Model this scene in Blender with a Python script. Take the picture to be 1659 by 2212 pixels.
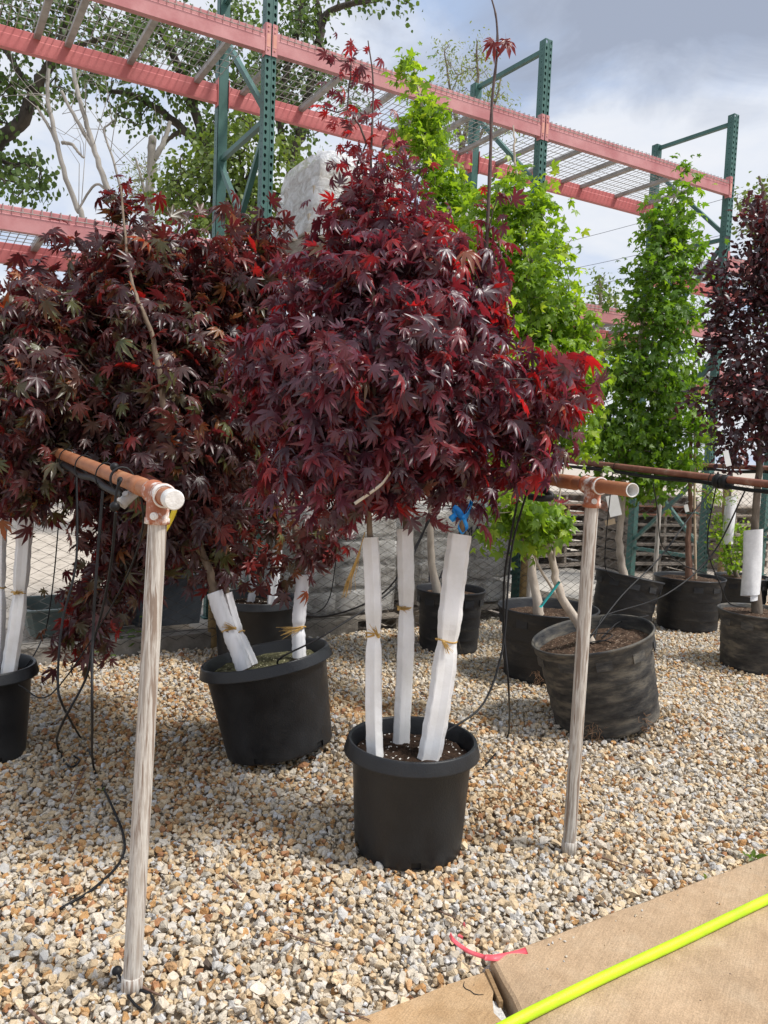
import bpy, bmesh, math, random
import numpy as np
from mathutils import Vector, Matrix

# ------------------------------------------------------------------ scene, camera, sky, sun
for o in list(bpy.data.objects): bpy.data.objects.remove(o)
scene = bpy.context.scene
COL = scene.collection

EYE = 1.3                      # camera height above the gravel
FOC = 1662.0                   # focal length for a picture 1659 wide
PITCH, ROLL = math.radians(4.16), math.radians(2.3)
_f = np.array([0, math.cos(PITCH), -math.sin(PITCH)])
_r0 = np.array([1., 0, 0]); _u0 = np.array([0, math.sin(PITCH), math.cos(PITCH)])
CR = math.cos(ROLL)*_r0 + math.sin(ROLL)*_u0
CU = math.cos(ROLL)*_u0 - math.sin(ROLL)*_r0
CO = np.array([0, 0, EYE])

cam = bpy.data.cameras.new('camera'); camo = bpy.data.objects.new('camera', cam); COL.objects.link(camo)
cam.sensor_fit = 'HORIZONTAL'; cam.sensor_width = 36; cam.lens = 36*FOC/1659
cam.clip_start = .05; cam.clip_end = 3000
M = Matrix.Identity(4)
for i in range(3):
    M[i][0] = CR[i]; M[i][1] = CU[i]; M[i][2] = -_f[i]; M[i][3] = CO[i]
camo.matrix_world = M
scene.camera = camo

SUN_EL, SUN_AZ = math.radians(58), math.radians(105)   # azimuth from +Y towards +X
W = bpy.data.worlds.new('World'); scene.world = W; W.use_nodes = True
def build_world():
    nt = W.node_tree; nt.nodes.clear(); N = nt.nodes.new; L = nt.links.new
    out = N('ShaderNodeOutputWorld'); bg = N('ShaderNodeBackground'); bg.inputs[1].default_value = .1
    sky = N('ShaderNodeTexSky'); sky.sky_type = 'NISHITA'; sky.sun_disc = False
    sky.sun_elevation = SUN_EL; sky.sun_rotation = SUN_AZ; sky.air_density = 1.2; sky.dust_density = 2.5
    tc = N('ShaderNodeTexCoord'); sep = N('ShaderNodeSeparateXYZ'); L(tc.outputs['Generated'], sep.inputs[0])
    def math_(op, a, b=None, clamp=False):
        m = N('ShaderNodeMath'); m.operation = op; m.use_clamp = clamp
        for k, x in enumerate((a, b)):
            if x is None: continue
            if isinstance(x, (int, float)): m.inputs[k].default_value = x
            else: L(x, m.inputs[k])
        return m.outputs[0]
    zc = math_('MAXIMUM', sep.outputs[2], 0.0)
    zz = math_('ADD', zc, .25)
    cx = math_('DIVIDE', sep.outputs[0], zz); cy = math_('DIVIDE', sep.outputs[1], zz)
    cmb = N('ShaderNodeCombineXYZ'); L(cx, cmb.inputs[0]); L(cy, cmb.inputs[1])
    def noise(scale, detail, rough, off=(0, 0, 0), dist=0.):
        mp = N('ShaderNodeMapping'); mp.inputs['Location'].default_value = off; L(cmb.outputs[0], mp.inputs[0])
        n = N('ShaderNodeTexNoise'); n.inputs['Scale'].default_value = scale; n.inputs['Detail'].default_value = detail
        n.inputs['Roughness'].default_value = rough; n.inputs['Distortion'].default_value = dist
        L(mp.outputs[0], n.inputs['Vector']); return n.outputs[0]
    n1 = noise(2.0, 8, .58, (3.1, 1.7, 0), .35); n2 = noise(3.2, 6, .6, (7.7, 2.2, 0), .5)
    # the grey underside of one big cumulus, high to the right
    d0 = _f + (1500-829.5)/FOC*CR + (1106+30)/FOC*CU; d0 = d0/np.linalg.norm(d0)
    q = d0[:2]/(d0[2]+.25)
    dx = math_('SUBTRACT', cx, float(q[0])); dy = math_('SUBTRACT', cy, float(q[1]))
    dx = math_('MULTIPLY', dx, .8); dy = math_('MULTIPLY', dy, 1.25)
    r = math_('SQRT', math_('ADD', math_('MULTIPLY', dx, dx), math_('MULTIPLY', dy, dy)))
    rr = math_('ADD', r, math_('MULTIPLY', math_('SUBTRACT', n2, .5), .8))
    def ramp(x, stops):
        c = N('ShaderNodeValToRGB'); L(x, c.inputs[0]); e = c.color_ramp.elements
        e[0].position, e[0].color = stops[0][0], (*stops[0][1], 1); e[1].position, e[1].color = stops[-1][0], (*stops[-1][1], 1)
        for p, cc in stops[1:-1]:
            k = e.new(p); k.color = (*cc, 1)
        return c.outputs[0]
    dark = ramp(rr, [(.16, (1, 1, 1)), (.30, (.55, .55, .55)), (.44, (0, 0, 0))])
    base = ramp(n1, [(.34, (3.1, 4.0, 5.7)), (.43, (4.5, 5.0, 6.0)), (.52, (5.4, 5.65, 6.15)), (.68, (6.1, 6.15, 6.35))])
    mx = N('ShaderNodeMix'); mx.data_type = 'RGBA'; L(dark, mx.inputs[0]); L(base, mx.inputs[6])
    mx.inputs[7].default_value = (2.5, 2.8, 3.5, 1)
    m2 = N('ShaderNodeMix'); m2.data_type = 'RGBA'; m2.inputs[0].default_value = .10
    L(mx.outputs[2], m2.inputs[6]); L(sky.outputs[0], m2.inputs[7])
    L(m2.outputs[2], bg.inputs[0]); L(bg.outputs[0], out.inputs[0])
build_world()
sun = bpy.data.lights.new('sun', 'SUN'); suno = bpy.data.objects.new('sun', sun); COL.objects.link(suno)
sun.energy = 2.6; sun.angle = math.radians(9); sun.color = (1, .96, .90)
_sd = Vector((math.sin(SUN_AZ)*math.cos(SUN_EL), math.cos(SUN_AZ)*math.cos(SUN_EL), math.sin(SUN_EL)))
suno.rotation_euler = _sd.to_track_quat('Z', 'Y').to_euler(); suno.location = (6, 0, 12)
vs = scene.view_settings; vs.view_transform = 'Standard'; vs.look = 'None'; vs.exposure = .64; vs.gamma = 1
vs.use_curve_mapping = False

# ------------------------------------------------------------------ geometry helpers
def P(u, v, d):                # a point d metres deep along the line of sight measured on the 1659 x 2212 survey print
    return CO + d*(_f + (u-829.5)/FOC*CR + (1106-v)/FOC*CU)
def G(u, v, z=0.):
    k = _f + (u-829.5)/FOC*CR + (1106-v)/FOC*CU
    return CO + (z-EYE)/k[2]*k
def depth(p): return float((np.asarray(p)-CO) @ _f)
def proj(p):
    q = np.asarray(p)-CO; z = q @ _f
    return 829.5+FOC*(q @ CR)/z, 1106-FOC*(q @ CU)/z
AZ = math.radians(58.44)
RA = np.array([math.sin(AZ), math.cos(AZ), 0]); RN = np.array([-math.cos(AZ), math.sin(AZ), 0])
def RK(s, p, z): return s*RA + p*RN + np.array([0, 0, z])
ZUP = np.array([0, 0, 1.])

def gz(x, y):                  # height of the gravel: heaps against the tilted tubs
    z = .0
    z = z + .085*np.exp(-(((x+.10)/.22)**2 + ((y-3.42)/.33)**2))
    z = z + .075*np.exp(-(((x-1.42)/.25)**2 + ((y-3.90)/.35)**2))
    z = z + .030*np.exp(-(((x-.55)/.25)**2 + ((y-2.75)/.22)**2))
    z = z + .012*np.sin(x*3.1+1)*np.sin(y*2.7) 
    return z

class MB:
    def __init__(s): s.v = []; s.f = []; s.m = []; s.smooth = []
    def add(s, vs_, fs_, sm=False, mi=0):
        b = len(s.v); s.v.extend([tuple(map(float, x)) for x in vs_])
        for f in fs_: s.f.append(tuple(i+b for i in f)); s.smooth.append(sm); s.m.append(mi)
    def box(s, c, ax, size, mi=0):
        c = np.asarray(c, float); a = [np.asarray(k, float)*h/2 for k, h in zip(ax, size)]
        vs_ = [c+i*a[0]+j*a[1]+k*a[2] for i in (-1, 1) for j in (-1, 1) for k in (-1, 1)]
        s.add(vs_, [(0, 1, 3, 2), (4, 6, 7, 5), (0, 4, 5, 1), (2, 3, 7, 6), (0, 2, 6, 4), (1, 5, 7, 3)], False, mi)
    def beam(s, a, b, w, h, up=ZUP, mi=0):
        a = np.asarray(a, float); b = np.asarray(b, float); d = b-a; l = np.linalg.norm(d); d = d/l
        x = np.cross(d, up); n = np.linalg.norm(x); x = x/n if n > 1e-6 else np.array([1., 0, 0]); z = np.cross(x, d)
        s.box((a+b)/2, (d, x, z), (l, w, h), mi)
    def tube(s, pts, rad, n=6, cap=True, mi=0, sm=True):
        pts = [np.asarray(p, float) for p in pts]; k = len(pts)
        rad = [rad]*k if isinstance(rad, (int, float)) else list(rad)
        x = None; vs_ = []
        for i in range(k):
            d = pts[min(i+1, k-1)]-pts[max(i-1, 0)]; d = d/(np.linalg.norm(d)+1e-12)
            if x is None:
                x = np.cross(d, ZUP if abs(d[2]) < .9 else np.array([1., 0, 0]))
            x = x-d*(x @ d); x = x/(np.linalg.norm(x)+1e-12); y = np.cross(d, x)
            for j in range(n):
                t = 2*math.pi*j/n; vs_.append(pts[i]+rad[i]*(math.cos(t)*x+math.sin(t)*y))
        fs_ = [(i*n+j, i*n+(j+1) % n, (i+1)*n+(j+1) % n, (i+1)*n+j) for i in range(k-1) for j in range(n)]
        s.add(vs_, fs_, sm, mi)
        if cap:
            s.add(vs_[:n], [tuple(range(n))[::-1]], False, mi); s.add(vs_[-n:], [tuple(range(n))], False, mi)
    def lathe(s, prof, n=48, wob=None, skip=None, mi=0, sm=True):
        vs_ = []
        for i, (r, z) in enumerate(prof):
            for j in range(n):
                t = 2*math.pi*j/n; w = wob(i, t, z) if wob else 1.
                vs_.append((r*w*math.cos(t), r*w*math.sin(t), z))
        fs_ = [(i*n+j, i*n+(j+1) % n, (i+1)*n+(j+1) % n, (i+1)*n+j) for i in range(len(prof)-1) for j in range(n)
               if not (skip and skip(i, j))]
        s.add(vs_, fs_, sm, mi)
    def build(s, name, mats, parent=None, **kw):
        me = bpy.data.meshes.new(name); me.from_pydata(s.v, [], s.f)
        me.polygons.foreach_set('use_smooth', s.smooth)
        mats = mats if isinstance(mats, (list, tuple)) else [mats]
        for m in mats: me.materials.append(m)
        if len(mats) > 1: me.polygons.foreach_set('material_index', s.m)
        me.update()
        return link(name, me, parent, **kw)

def link(name, me, parent=None, **kw):
    o = bpy.data.objects.new(name, me); COL.objects.link(o)
    if parent is not None: o.parent = parent
    tag(o, **kw); return o
def tag(o, label=None, cat=None, group=None, kind=None):
    if label: o['label'] = label
    if cat: o['category'] = cat
    if group: o['group'] = group
    if kind: o['kind'] = kind
    return o
def thing(name, label, cat, loc=(0, 0, 0), group=None, kind=None):
    o = bpy.data.objects.new(name, None); COL.objects.link(o); o.location = tuple(map(float, loc)); o.empty_display_size = .1
    return tag(o, label, cat, group, kind)
def under(parent, o):          # parent a part built in world coordinates
    o.parent = parent; o.matrix_parent_inverse = parent_world(parent).inverted(); return o
def parent_world(p):
    m = p.matrix_basis.copy()
    return (p.parent and parent_world(p.parent) @ p.matrix_parent_inverse @ m) or m
def part(parent, mb, name, mats, **kw):
    return under(parent, mb.build(name, mats, None, **kw))

def smooth_path(pts, k=6):     # Catmull-Rom
    p = [np.asarray(x, float) for x in pts]; p = [2*p[0]-p[1]]+p+[2*p[-1]-p[-2]]; out = []
    for i in range(1, len(p)-2):
        for j in range(k):
            t = j/k; a, b, c, d = p[i-1], p[i], p[i+1], p[i+2]
            out.append(.5*((2*b)+(c-a)*t+(2*a-5*b+4*c-d)*t*t+(3*b-a-3*c+d)*t**3))
    out.append(p[-2]); return out

# ------------------------------------------------------------------ materials
MATS = {}
def mat(name, c1, c2=None, scale=8., rough=.6, bump=0., bscale=None, c3=None, spec=.4, detail=5., metal=0., stretch=(1, 1, 1),
        contrast=(.35, .65), coords='Object', rough2=None):
    m = bpy.data.materials.new(name); m.use_nodes = True; nt = m.node_tree; b = nt.nodes['Principled BSDF']; N = nt.nodes.new; L = nt.links.new
    b.inputs['Roughness'].default_value = rough; b.inputs['Specular IOR Level'].default_value = spec; b.inputs['Metallic'].default_value = metal
    b.inputs['Base Color'].default_value = (*c1, 1)
    if c2 is not None or bump:
        tc = N('ShaderNodeTexCoord'); mp = N('ShaderNodeMapping'); mp.inputs['Scale'].default_value = stretch; L(tc.outputs[coords], mp.inputs[0])
    if c2 is not None:
        n = N('ShaderNodeTexNoise'); n.inputs['Scale'].default_value = scale; n.inputs['Detail'].default_value = detail; n.inputs['Roughness'].default_value = .62
        L(mp.outputs[0], n.inputs['Vector']); r = N('ShaderNodeValToRGB'); L(n.outputs[0], r.inputs[0])
        e = r.color_ramp.elements; e[0].position, e[0].color = contrast[0], (*c1, 1); e[1].position, e[1].color = contrast[1], (*c2, 1)
        if c3 is not None: k = e.new((contrast[0]+contrast[1])/2); k.color = (*c3, 1)
        L(r.outputs[0], b.inputs['Base Color'])
        if rough2 is not None:
            q = N('ShaderNodeMapRange'); q.inputs[1].default_value, q.inputs[2].default_value = contrast; q.inputs[3].default_value = rough; q.inputs[4].default_value = rough2
            L(n.outputs[0], q.inputs[0]); L(q.outputs[0], b.inputs['Roughness'])
    if bump:
        n = N('ShaderNodeTexNoise'); n.inputs['Scale'].default_value = bscale or scale*4; n.inputs['Detail'].default_value = 4
        L(mp.outputs[0], n.inputs['Vector']); bp = N('ShaderNodeBump'); bp.inputs['Strength'].default_value = bump; bp.inputs['Distance'].default_value = .01
        L(n.outputs[0], bp.inputs['Height']); L(bp.outputs[0], b.inputs['Normal'])
    MATS[name] = m; return m

def leaf_mat(name, trans, amount, rough=.42, spec=.45, instancer=False):
    m = bpy.data.materials.new(name); m.use_nodes = True; nt = m.node_tree; b = nt.nodes['Principled BSDF']; N = nt.nodes.new; L = nt.links.new
    out = nt.nodes['Material Output']
    a = N('ShaderNodeAttribute'); a.attribute_name = 'col'
    tc = N('ShaderNodeTexCoord'); n = N('ShaderNodeTexNoise'); n.inputs['Scale'].default_value = 28; n.inputs['Detail'].default_value = 3
    L(tc.outputs['Object'], n.inputs['Vector'])
    mr = N('ShaderNodeMapRange'); mr.inputs[3].default_value = .72; mr.inputs[4].default_value = 1.3; L(n.outputs[0], mr.inputs[0])
    mul = N('ShaderNodeVectorMath'); mul.operation = 'SCALE'; L(a.outputs['Color'], mul.inputs[0]); L(mr.outputs[0], mul.inputs['Scale'])
    L(mul.outputs[0], b.inputs['Base Color']); b.inputs['Roughness'].default_value = rough; b.inputs['Specular IOR Level'].default_value = spec
    t = N('ShaderNodeBsdfTranslucent'); tv = N('ShaderNodeVectorMath'); tv.operation = 'MULTIPLY'; L(mul.outputs[0], tv.inputs[0]); tv.inputs[1].default_value = trans
    L(tv.outputs[0], t.inputs['Color']); mx = N('ShaderNodeMixShader'); mx.inputs[0].default_value = amount
    L(b.outputs[0], mx.inputs[1]); L(t.outputs[0], mx.inputs[2]); L(mx.outputs[0], out.inputs['Surface'])
    MATS[name] = m; return m

def gravel_mat():
    m = bpy.data.materials.new('crushed_stone'); m.use_nodes = True; nt = m.node_tree; b = nt.nodes['Principled BSDF']; N = nt.nodes.new; L = nt.links.new
    a = N('ShaderNodeAttribute'); a.attribute_type = 'INSTANCER'; a.attribute_name = 'col'
    tc = N('ShaderNodeTexCoord'); n = N('ShaderNodeTexNoise'); n.inputs['Scale'].default_value = 1.6; n.inputs['Detail'].default_value = 4
    n.inputs['Roughness'].default_value = .7
    L(tc.outputs['Object'], n.inputs['Vector'])
    mr = N('ShaderNodeMapRange'); mr.inputs[1].default_value = .3; mr.inputs[2].default_value = .7; mr.inputs[3].default_value = .80; mr.inputs[4].default_value = 1.18
    L(n.outputs[0], mr.inputs[0])
    mul = N('ShaderNodeVectorMath'); mul.operation = 'SCALE'; L(a.outputs['Color'], mul.inputs[0]); L(mr.outputs[0], mul.inputs['Scale'])
    L(mul.outputs[0], b.inputs['Base Color']); b.inputs['Roughness'].default_value = .85; b.inputs['Specular IOR Level'].default_value = .25
    bp = N('ShaderNodeBump'); bp.inputs['Strength'].default_value = .35; bp.inputs['Distance'].default_value = .15; L(n.outputs[0], bp.inputs['Height']); L(bp.outputs[0], b.inputs['Normal'])
    return m

def concrete_mat(name, c1, c2, c3, ang):
    """broom-finished tan concrete: fine brush lines, mottling and stains"""
    m = mat(name, c1, c2, 11, .85, 0, c3=c3, spec=.25, detail=15, contrast=(.18, .82)); nt = m.node_tree; b = nt.nodes['Principled BSDF']; N = nt.nodes.new; L = nt.links.new
    tc = N('ShaderNodeTexCoord'); mp = N('ShaderNodeMapping'); mp.inputs['Rotation'].default_value = (0, 0, ang); mp.inputs['Scale'].default_value = (420, 9, 9)
    mp2 = N('ShaderNodeMapping'); mp2.vector_type = 'POINT'
    L(tc.outputs['Object'], mp2.inputs[0]); mp2.inputs['Rotation'].default_value = (0, 0, ang)
    sc = N('ShaderNodeVectorMath'); sc.operation = 'MULTIPLY'; sc.inputs[1].default_value = (260, 16, 16); L(mp2.outputs[0], sc.inputs[0])
    n = N('ShaderNodeTexNoise'); n.inputs['Scale'].default_value = 1; n.inputs['Detail'].default_value = 3; L(sc.outputs[0], n.inputs['Vector'])
    nt.nodes.remove(mp)
    n2 = N('ShaderNodeTexNoise'); n2.inputs['Scale'].default_value = 240; n2.inputs['Detail'].default_value = 3; L(tc.outputs['Object'], n2.inputs['Vector'])
    ad = N('ShaderNodeMath'); ad.operation = 'ADD'; L(n.outputs[0], ad.inputs[0]); L(n2.outputs[0], ad.inputs[1])
    bp = N('ShaderNodeBump'); bp.inputs['Strength'].default_value = .5; bp.inputs['Distance'].default_value = .002; L(ad.outputs[0], bp.inputs['Height']); L(bp.outputs[0], b.inputs['Normal'])
    src = b.inputs['Base Color'].links[0].from_socket
    mr = N('ShaderNodeMapRange'); mr.inputs[1].default_value = .6; mr.inputs[2].default_value = 1.4; mr.inputs[3].default_value = .90; mr.inputs[4].default_value = 1.08; L(n.outputs[0], mr.inputs[0]); mr.inputs[1].default_value = .3; mr.inputs[2].default_value = .7
    mul = N('ShaderNodeVectorMath'); mul.operation = 'SCALE'; L(src, mul.inputs[0]); L(mr.outputs[0], mul.inputs['Scale'])
    g = N('ShaderNodeTexNoise'); g.inputs['Scale'].default_value = 300; g.inputs['Detail'].default_value = 2; L(tc.outputs['Object'], g.inputs['Vector'])
    gm = N('ShaderNodeMapRange'); gm.inputs[1].default_value = .3; gm.inputs[2].default_value = .7; gm.inputs[3].default_value = .80; gm.inputs[4].default_value = 1.18; L(g.outputs[0], gm.inputs[0])
    st = N('ShaderNodeTexNoise'); st.inputs['Scale'].default_value = 2.3; st.inputs['Detail'].default_value = 6; st.inputs['Roughness'].default_value = .65; L(tc.outputs['Object'], st.inputs['Vector'])
    sm_ = N('ShaderNodeMapRange'); sm_.inputs[1].default_value = .32; sm_.inputs[2].default_value = .62; sm_.inputs[3].default_value = .80; sm_.inputs[4].default_value = 1.08; L(st.outputs[0], sm_.inputs[0])
    gs = N('ShaderNodeMath'); gs.operation = 'MULTIPLY'; L(gm.outputs[0], gs.inputs[0]); L(sm_.outputs[0], gs.inputs[1])
    m3 = N('ShaderNodeVectorMath'); m3.operation = 'SCALE'; L(mul.outputs[0], m3.inputs[0]); L(gs.outputs[0], m3.inputs['Scale'])
    v = N('ShaderNodeTexVoronoi'); v.inputs['Scale'].default_value = 26; L(tc.outputs['Object'], v.inputs['Vector']); w = N('ShaderNodeSeparateColor'); L(v.outputs['Color'], w.inputs[0])
    th = N('ShaderNodeMath'); th.operation = 'MULTIPLY'; th.inputs[1].default_value = .16; L(w.outputs[0], th.inputs[0])
    pit = N('ShaderNodeMath'); pit.operation = 'LESS_THAN'; L(v.outputs['Distance'], pit.inputs[0]); th2 = N('ShaderNodeMath'); th2.operation = 'SUBTRACT'; th2.inputs[1].default_value = .07; L(th.outputs[0], th2.inputs[0]); L(th2.outputs[0], pit.inputs[1])
    mx = N('ShaderNodeMix'); mx.data_type = 'RGBA'; L(pit.outputs[0], mx.inputs[0]); L(m3.outputs[0], mx.inputs[6]); mx.inputs[7].default_value = (.14, .10, .07, 1)
    L(mx.outputs[2], b.inputs['Base Color'])
    return m

def film_mat(name, col, alpha, rough=.3):
    m = bpy.data.materials.new(name); m.use_nodes = True; nt = m.node_tree; b = nt.nodes['Principled BSDF']; N = nt.nodes.new; L = nt.links.new
    out = nt.nodes['Material Output']; b.inputs['Base Color'].default_value = (*col, 1); b.inputs['Roughness'].default_value = rough
    tc = N('ShaderNodeTexCoord'); mp = N('ShaderNodeMapping'); mp.inputs['Scale'].default_value = (1.4, 1.4, 2.2); mp.inputs['Rotation'].default_value = (.3, .2, 0); L(tc.outputs['Object'], mp.inputs[0])
    n = N('ShaderNodeTexNoise'); n.inputs['Scale'].default_value = 6; n.inputs['Detail'].default_value = 8; n.inputs['Distortion'].default_value = 1.2; L(mp.outputs[0], n.inputs['Vector'])
    bp = N('ShaderNodeBump'); bp.inputs['Strength'].default_value = .9; bp.inputs['Distance'].default_value = .03; L(n.outputs[0], bp.inputs['Height']); L(bp.outputs[0], b.inputs['Normal'])
    tr = N('ShaderNodeBsdfTransparent'); mx = N('ShaderNodeMixShader')
    mr = N('ShaderNodeMapRange'); mr.inputs[1].default_value = .35; mr.inputs[2].default_value = .65; mr.inputs[3].default_value = alpha-.22; mr.inputs[4].default_value = min(1, alpha+.2); L(n.outputs[0], mr.inputs[0])
    L(mr.outputs[0], mx.inputs[0]); L(tr.outputs[0], mx.inputs[1]); L(b.outputs[0], mx.inputs[2]); L(mx.outputs[0], out.inputs['Surface'])
    MATS[name] = m; return m

def soil_mat(name, dark, mid, speck, amount):
    m = mat(name, dark, mid, 40, .95, .9, 90, spec=.2); nt = m.node_tree; b = nt.nodes['Principled BSDF']; N = nt.nodes.new; L = nt.links.new
    src = b.inputs['Base Color'].links[0].from_socket
    tc = N('ShaderNodeTexCoord'); v = N('ShaderNodeTexVoronoi'); v.inputs['Scale'].default_value = 120; L(tc.outputs['Object'], v.inputs['Vector'])
    w = N('ShaderNodeSeparateColor'); L(v.outputs['Color'], w.inputs[0])
    c = N('ShaderNodeMath'); c.operation = 'LESS_THAN'; c.inputs[1].default_value = amount; L(w.outputs[0], c.inputs[0])
    d = N('ShaderNodeMath'); d.operation = 'LESS_THAN'; d.inputs[1].default_value = .45; L(v.outputs['Distance'], d.inputs[0])
    e = N('ShaderNodeMath'); e.operation = 'MULTIPLY'; L(c.outputs[0], e.inputs[0]); L(d.outputs[0], e.inputs[1])
    mx = N('ShaderNodeMix'); mx.data_type = 'RGBA'; L(e.outputs[0], mx.inputs[0]); L(src, mx.inputs[6]); mx.inputs[7].default_value = (*speck, 1)
    L(mx.outputs[2], b.inputs['Base Color']); return m

m_stone = gravel_mat()
m_bed = mat('gravel_bed', (.24, .19, .135), (.42, .35, .26), 60, .95, .8, 120)
m_yard = mat('yard_dirt', (.26, .22, .18), (.50, .44, .37), 9, .95, .3, 60, c3=(.44, .385, .32), detail=12, contrast=(.32, .6))
m_slab = concrete_mat('broomed_concrete', (.35, .235, .14), (.51, .385, .26), (.44, .31, .195), math.pi/2-AZ+math.pi)
m_slab2 = concrete_mat('broomed_concrete_orange', (.37, .215, .10), (.53, .375, .23), (.45, .295, .16), math.pi/2-AZ+math.pi)
m_chip = mat('broken_concrete', (.48, .46, .43), (.70, .68, .65), 60, .9, .8, 90)
m_joint = mat('joint_wood', (.22, .13, .06), (.34, .22, .11), 30, .85, .4, stretch=(1, 6, 1))
m_kerb = mat('kerb_concrete', (.20, .18, .155), (.34, .31, .27), 9, .9, .5, 80)
m_hose = mat('hose_lime', (.40, .66, .012), (.58, .88, .02), 9, .45, .2, 300, spec=.4, contrast=(.25, .6), detail=10)
m_pink = mat('pink_tape', (.80, .10, .13), (.86, .17, .19), 20, .4)
m_pvc = None
def pvc_mat(name, grey, white, brown, amt):
    m = mat(name, brown, grey, 75, .62, .35, 90, c3=white, stretch=(1, 1, .06), contrast=amt, detail=7, spec=.3, coords='Object'); return m
m_post = pvc_mat('weathered_pvc', (.38, .33, .285), (.60, .575, .53), (.26, .20, .16), (.41, .60))
m_pipe = mat('rusty_brown_pvc', (.30, .105, .045), (.42, .20, .10), 6, .55, .12, 70, c3=(.36, .145, .07), stretch=(1, 1, 1), spec=.35, detail=8)
m_pipe_far = mat('streaked_brown_pvc', (.20, .075, .05), (.42, .31, .25), 9, .55, .12, 70, c3=(.30, .125, .085), detail=8, contrast=(.38, .72))
m_tee = mat('worn_tee', (.34, .105, .05), (.74, .70, .66), 26, .6, .2, 80, c3=(.40, .15, .08), contrast=(.40, .62), detail=6)
m_chalk = mat('chalky_white', (.62, .60, .57), (.80, .79, .77), 30, .7, .2)
m_tube = mat('black_poly_tube', (.008, .008, .009), (.018, .018, .02), 20, .5, 0, spec=.25)
m_potnew = mat('black_pot_plastic', (.0068, .0080, .0105), (.018, .0195, .022), 9, .34, .12, 160, spec=.5, detail=14, rough2=.58, contrast=(.36, .72))
m_pothole = mat('pot_inside', (.008, .008, .009))
m_potold = mat('weathered_pot_plastic', (.014, .016, .020), (.15, .135, .11), 7, .5, .25, 50, c3=(.055, .053, .050), stretch=(1, 1, 3.2), spec=.45, detail=12, contrast=(.38, .64), rough2=.85)
m_potold2 = mat('dusty_pot_plastic', (.013, .014, .018), (.075, .068, .058), 6, .45, .2, 50, c3=(.024, .025, .028), stretch=(1, 1, 3.2), spec=.5, detail=9, contrast=(.40, .70), rough2=.75)
m_soil = soil_mat('potting_mix', (.018, .010, .006), (.055, .032, .02), (.68, .65, .6), .10)
m_soil2 = soil_mat('bark_mulch', (.030, .018, .012), (.12, .075, .05), (.26, .2, .15), .12)
m_soil3 = soil_mat('mossy_mix', (.05, .045, .025), (.14, .14, .07), (.36, .34, .22), .2)
m_guard = mat('white_guard_plastic', (.68, .67, .65), (.83, .83, .84), 7, .38, .05, 200, spec=.4)
m_guard2 = mat('ribbed_white_guard', (.66, .67, .70), (.80, .80, .82), 18, .45, .1, 40, spec=.35, stretch=(1, 1, .05))
m_twine = mat('sisal_twine', (.50, .30, .085), (.66, .43, .15), 120, .8, .5, 400)
m_blue = mat('blue_tape', (.01, .22, .66), (.02, .30, .78), 20, .4)
m_teal = mat('teal_tag', (.02, .36, .36), (.04, .44, .44), 20, .45)
m_ink = mat('dark_ink', (.015, .015, .03))
m_white = mat('white_card', (.72, .72, .70), (.80, .80, .78), 20, .5)
m_red = mat('red_card', (.45, .02, .025), (.55, .03, .03), 20, .5)
m_cloth = mat('white_wrap', (.70, .70, .71), (.82, .82, .83), 30, .7, .3, 160)
m_bark_m = mat('maple_bark', (.13, .095, .065), (.26, .205, .15), 30, .8, .6, 70, c3=(.18, .13, .09), stretch=(1, 1, .3))
m_twig = mat('dark_twig', (.045, .022, .022), (.11, .07, .055), 30, .6)
m_bark_p = mat('pale_bark', (.36, .30, .24), (.55, .48, .40), 14, .75, .35, 60, c3=(.47, .40, .33), stretch=(1, 1, .5))
m_bark_b = mat('brown_bark', (.17, .085, .055), (.30, .18, .13), 14, .8, .5, 60, stretch=(1, 1, .4))
m_bark_g = mat('grey_bark', (.10, .075, .055), (.22, .18, .14), 14, .85, .6, 60, stretch=(1, 1, .4))
m_bark_d = mat('dark_tree_bark', (.030, .024, .020), (.085, .07, .055), 6, .9, .7, 20, stretch=(1, 1, .3))
m_dead = mat('dead_wood', (.20, .18, .155), (.38, .35, .315), 5, .85, .5, 20, c3=(.29, .265, .235), stretch=(1, 1, .3))
m_stake = mat('bamboo_stake', (.50, .38, .25), (.62, .50, .36), 12, .6)
m_pink_f = mat('faded_rack_paint', (.44, .16, .165), (.57, .27, .27), 5, .5, .05, 60, detail=8)
m_pink_b = mat('rack_paint_red', (.48, .115, .115), (.55, .17, .165), 3, .5, .05, 60, detail=8)
m_green = mat('green_rack_paint', (.040, .108, .094), (.062, .150, .130), 5, .45, .06, 60, detail=8)
m_galv = mat('galvanised_steel', (.26, .245, .225), (.40, .38, .36), 12, .5, .1, 80, c3=(.33, .315, .295), metal=.0)
m_wire = mat('galvanised_wire', (.25, .24, .22), (.38, .36, .33), 20, .5)
m_chain = mat('old_chain_link', (.035, .031, .027), (.095, .084, .07), 14, .6)
m_fpost = mat('tan_fence_post', (.20, .125, .05), (.34, .23, .10), 10, .6, .2)
m_wood = mat('pallet_wood', (.23, .185, .145), (.42, .36, .30), 7, .9, .5, 60, c3=(.32, .27, .22), stretch=(1, 1, 4))
m_wood2 = mat('pallet_wood_grey', (.17, .145, .12), (.33, .29, .245), 7, .9, .5, 60, stretch=(1, 1, 4))
m_wood3 = mat('pallet_wood_red', (.25, .11, .07), (.36, .2, .14), 7, .9, .5, 60)
m_box = mat('cardboard', (.40, .33, .25), (.52, .45, .36), 4, .85, .2)
m_bag = mat('white_bag', (.16, .14, .12), (.66, .65, .63), 4.5, .6, .6, 18, c3=(.48, .46, .43), contrast=(.36, .58), detail=8)
m_film = film_mat('stretch_film', (.86, .87, .89), .56, .22)
m_film2 = film_mat('dirty_stretch_film', (.55, .53, .50), .36, .25)
m_tub = mat('tub_plastic', (.07, .10, .095), (.12, .15, .14), 6, .5)
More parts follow.
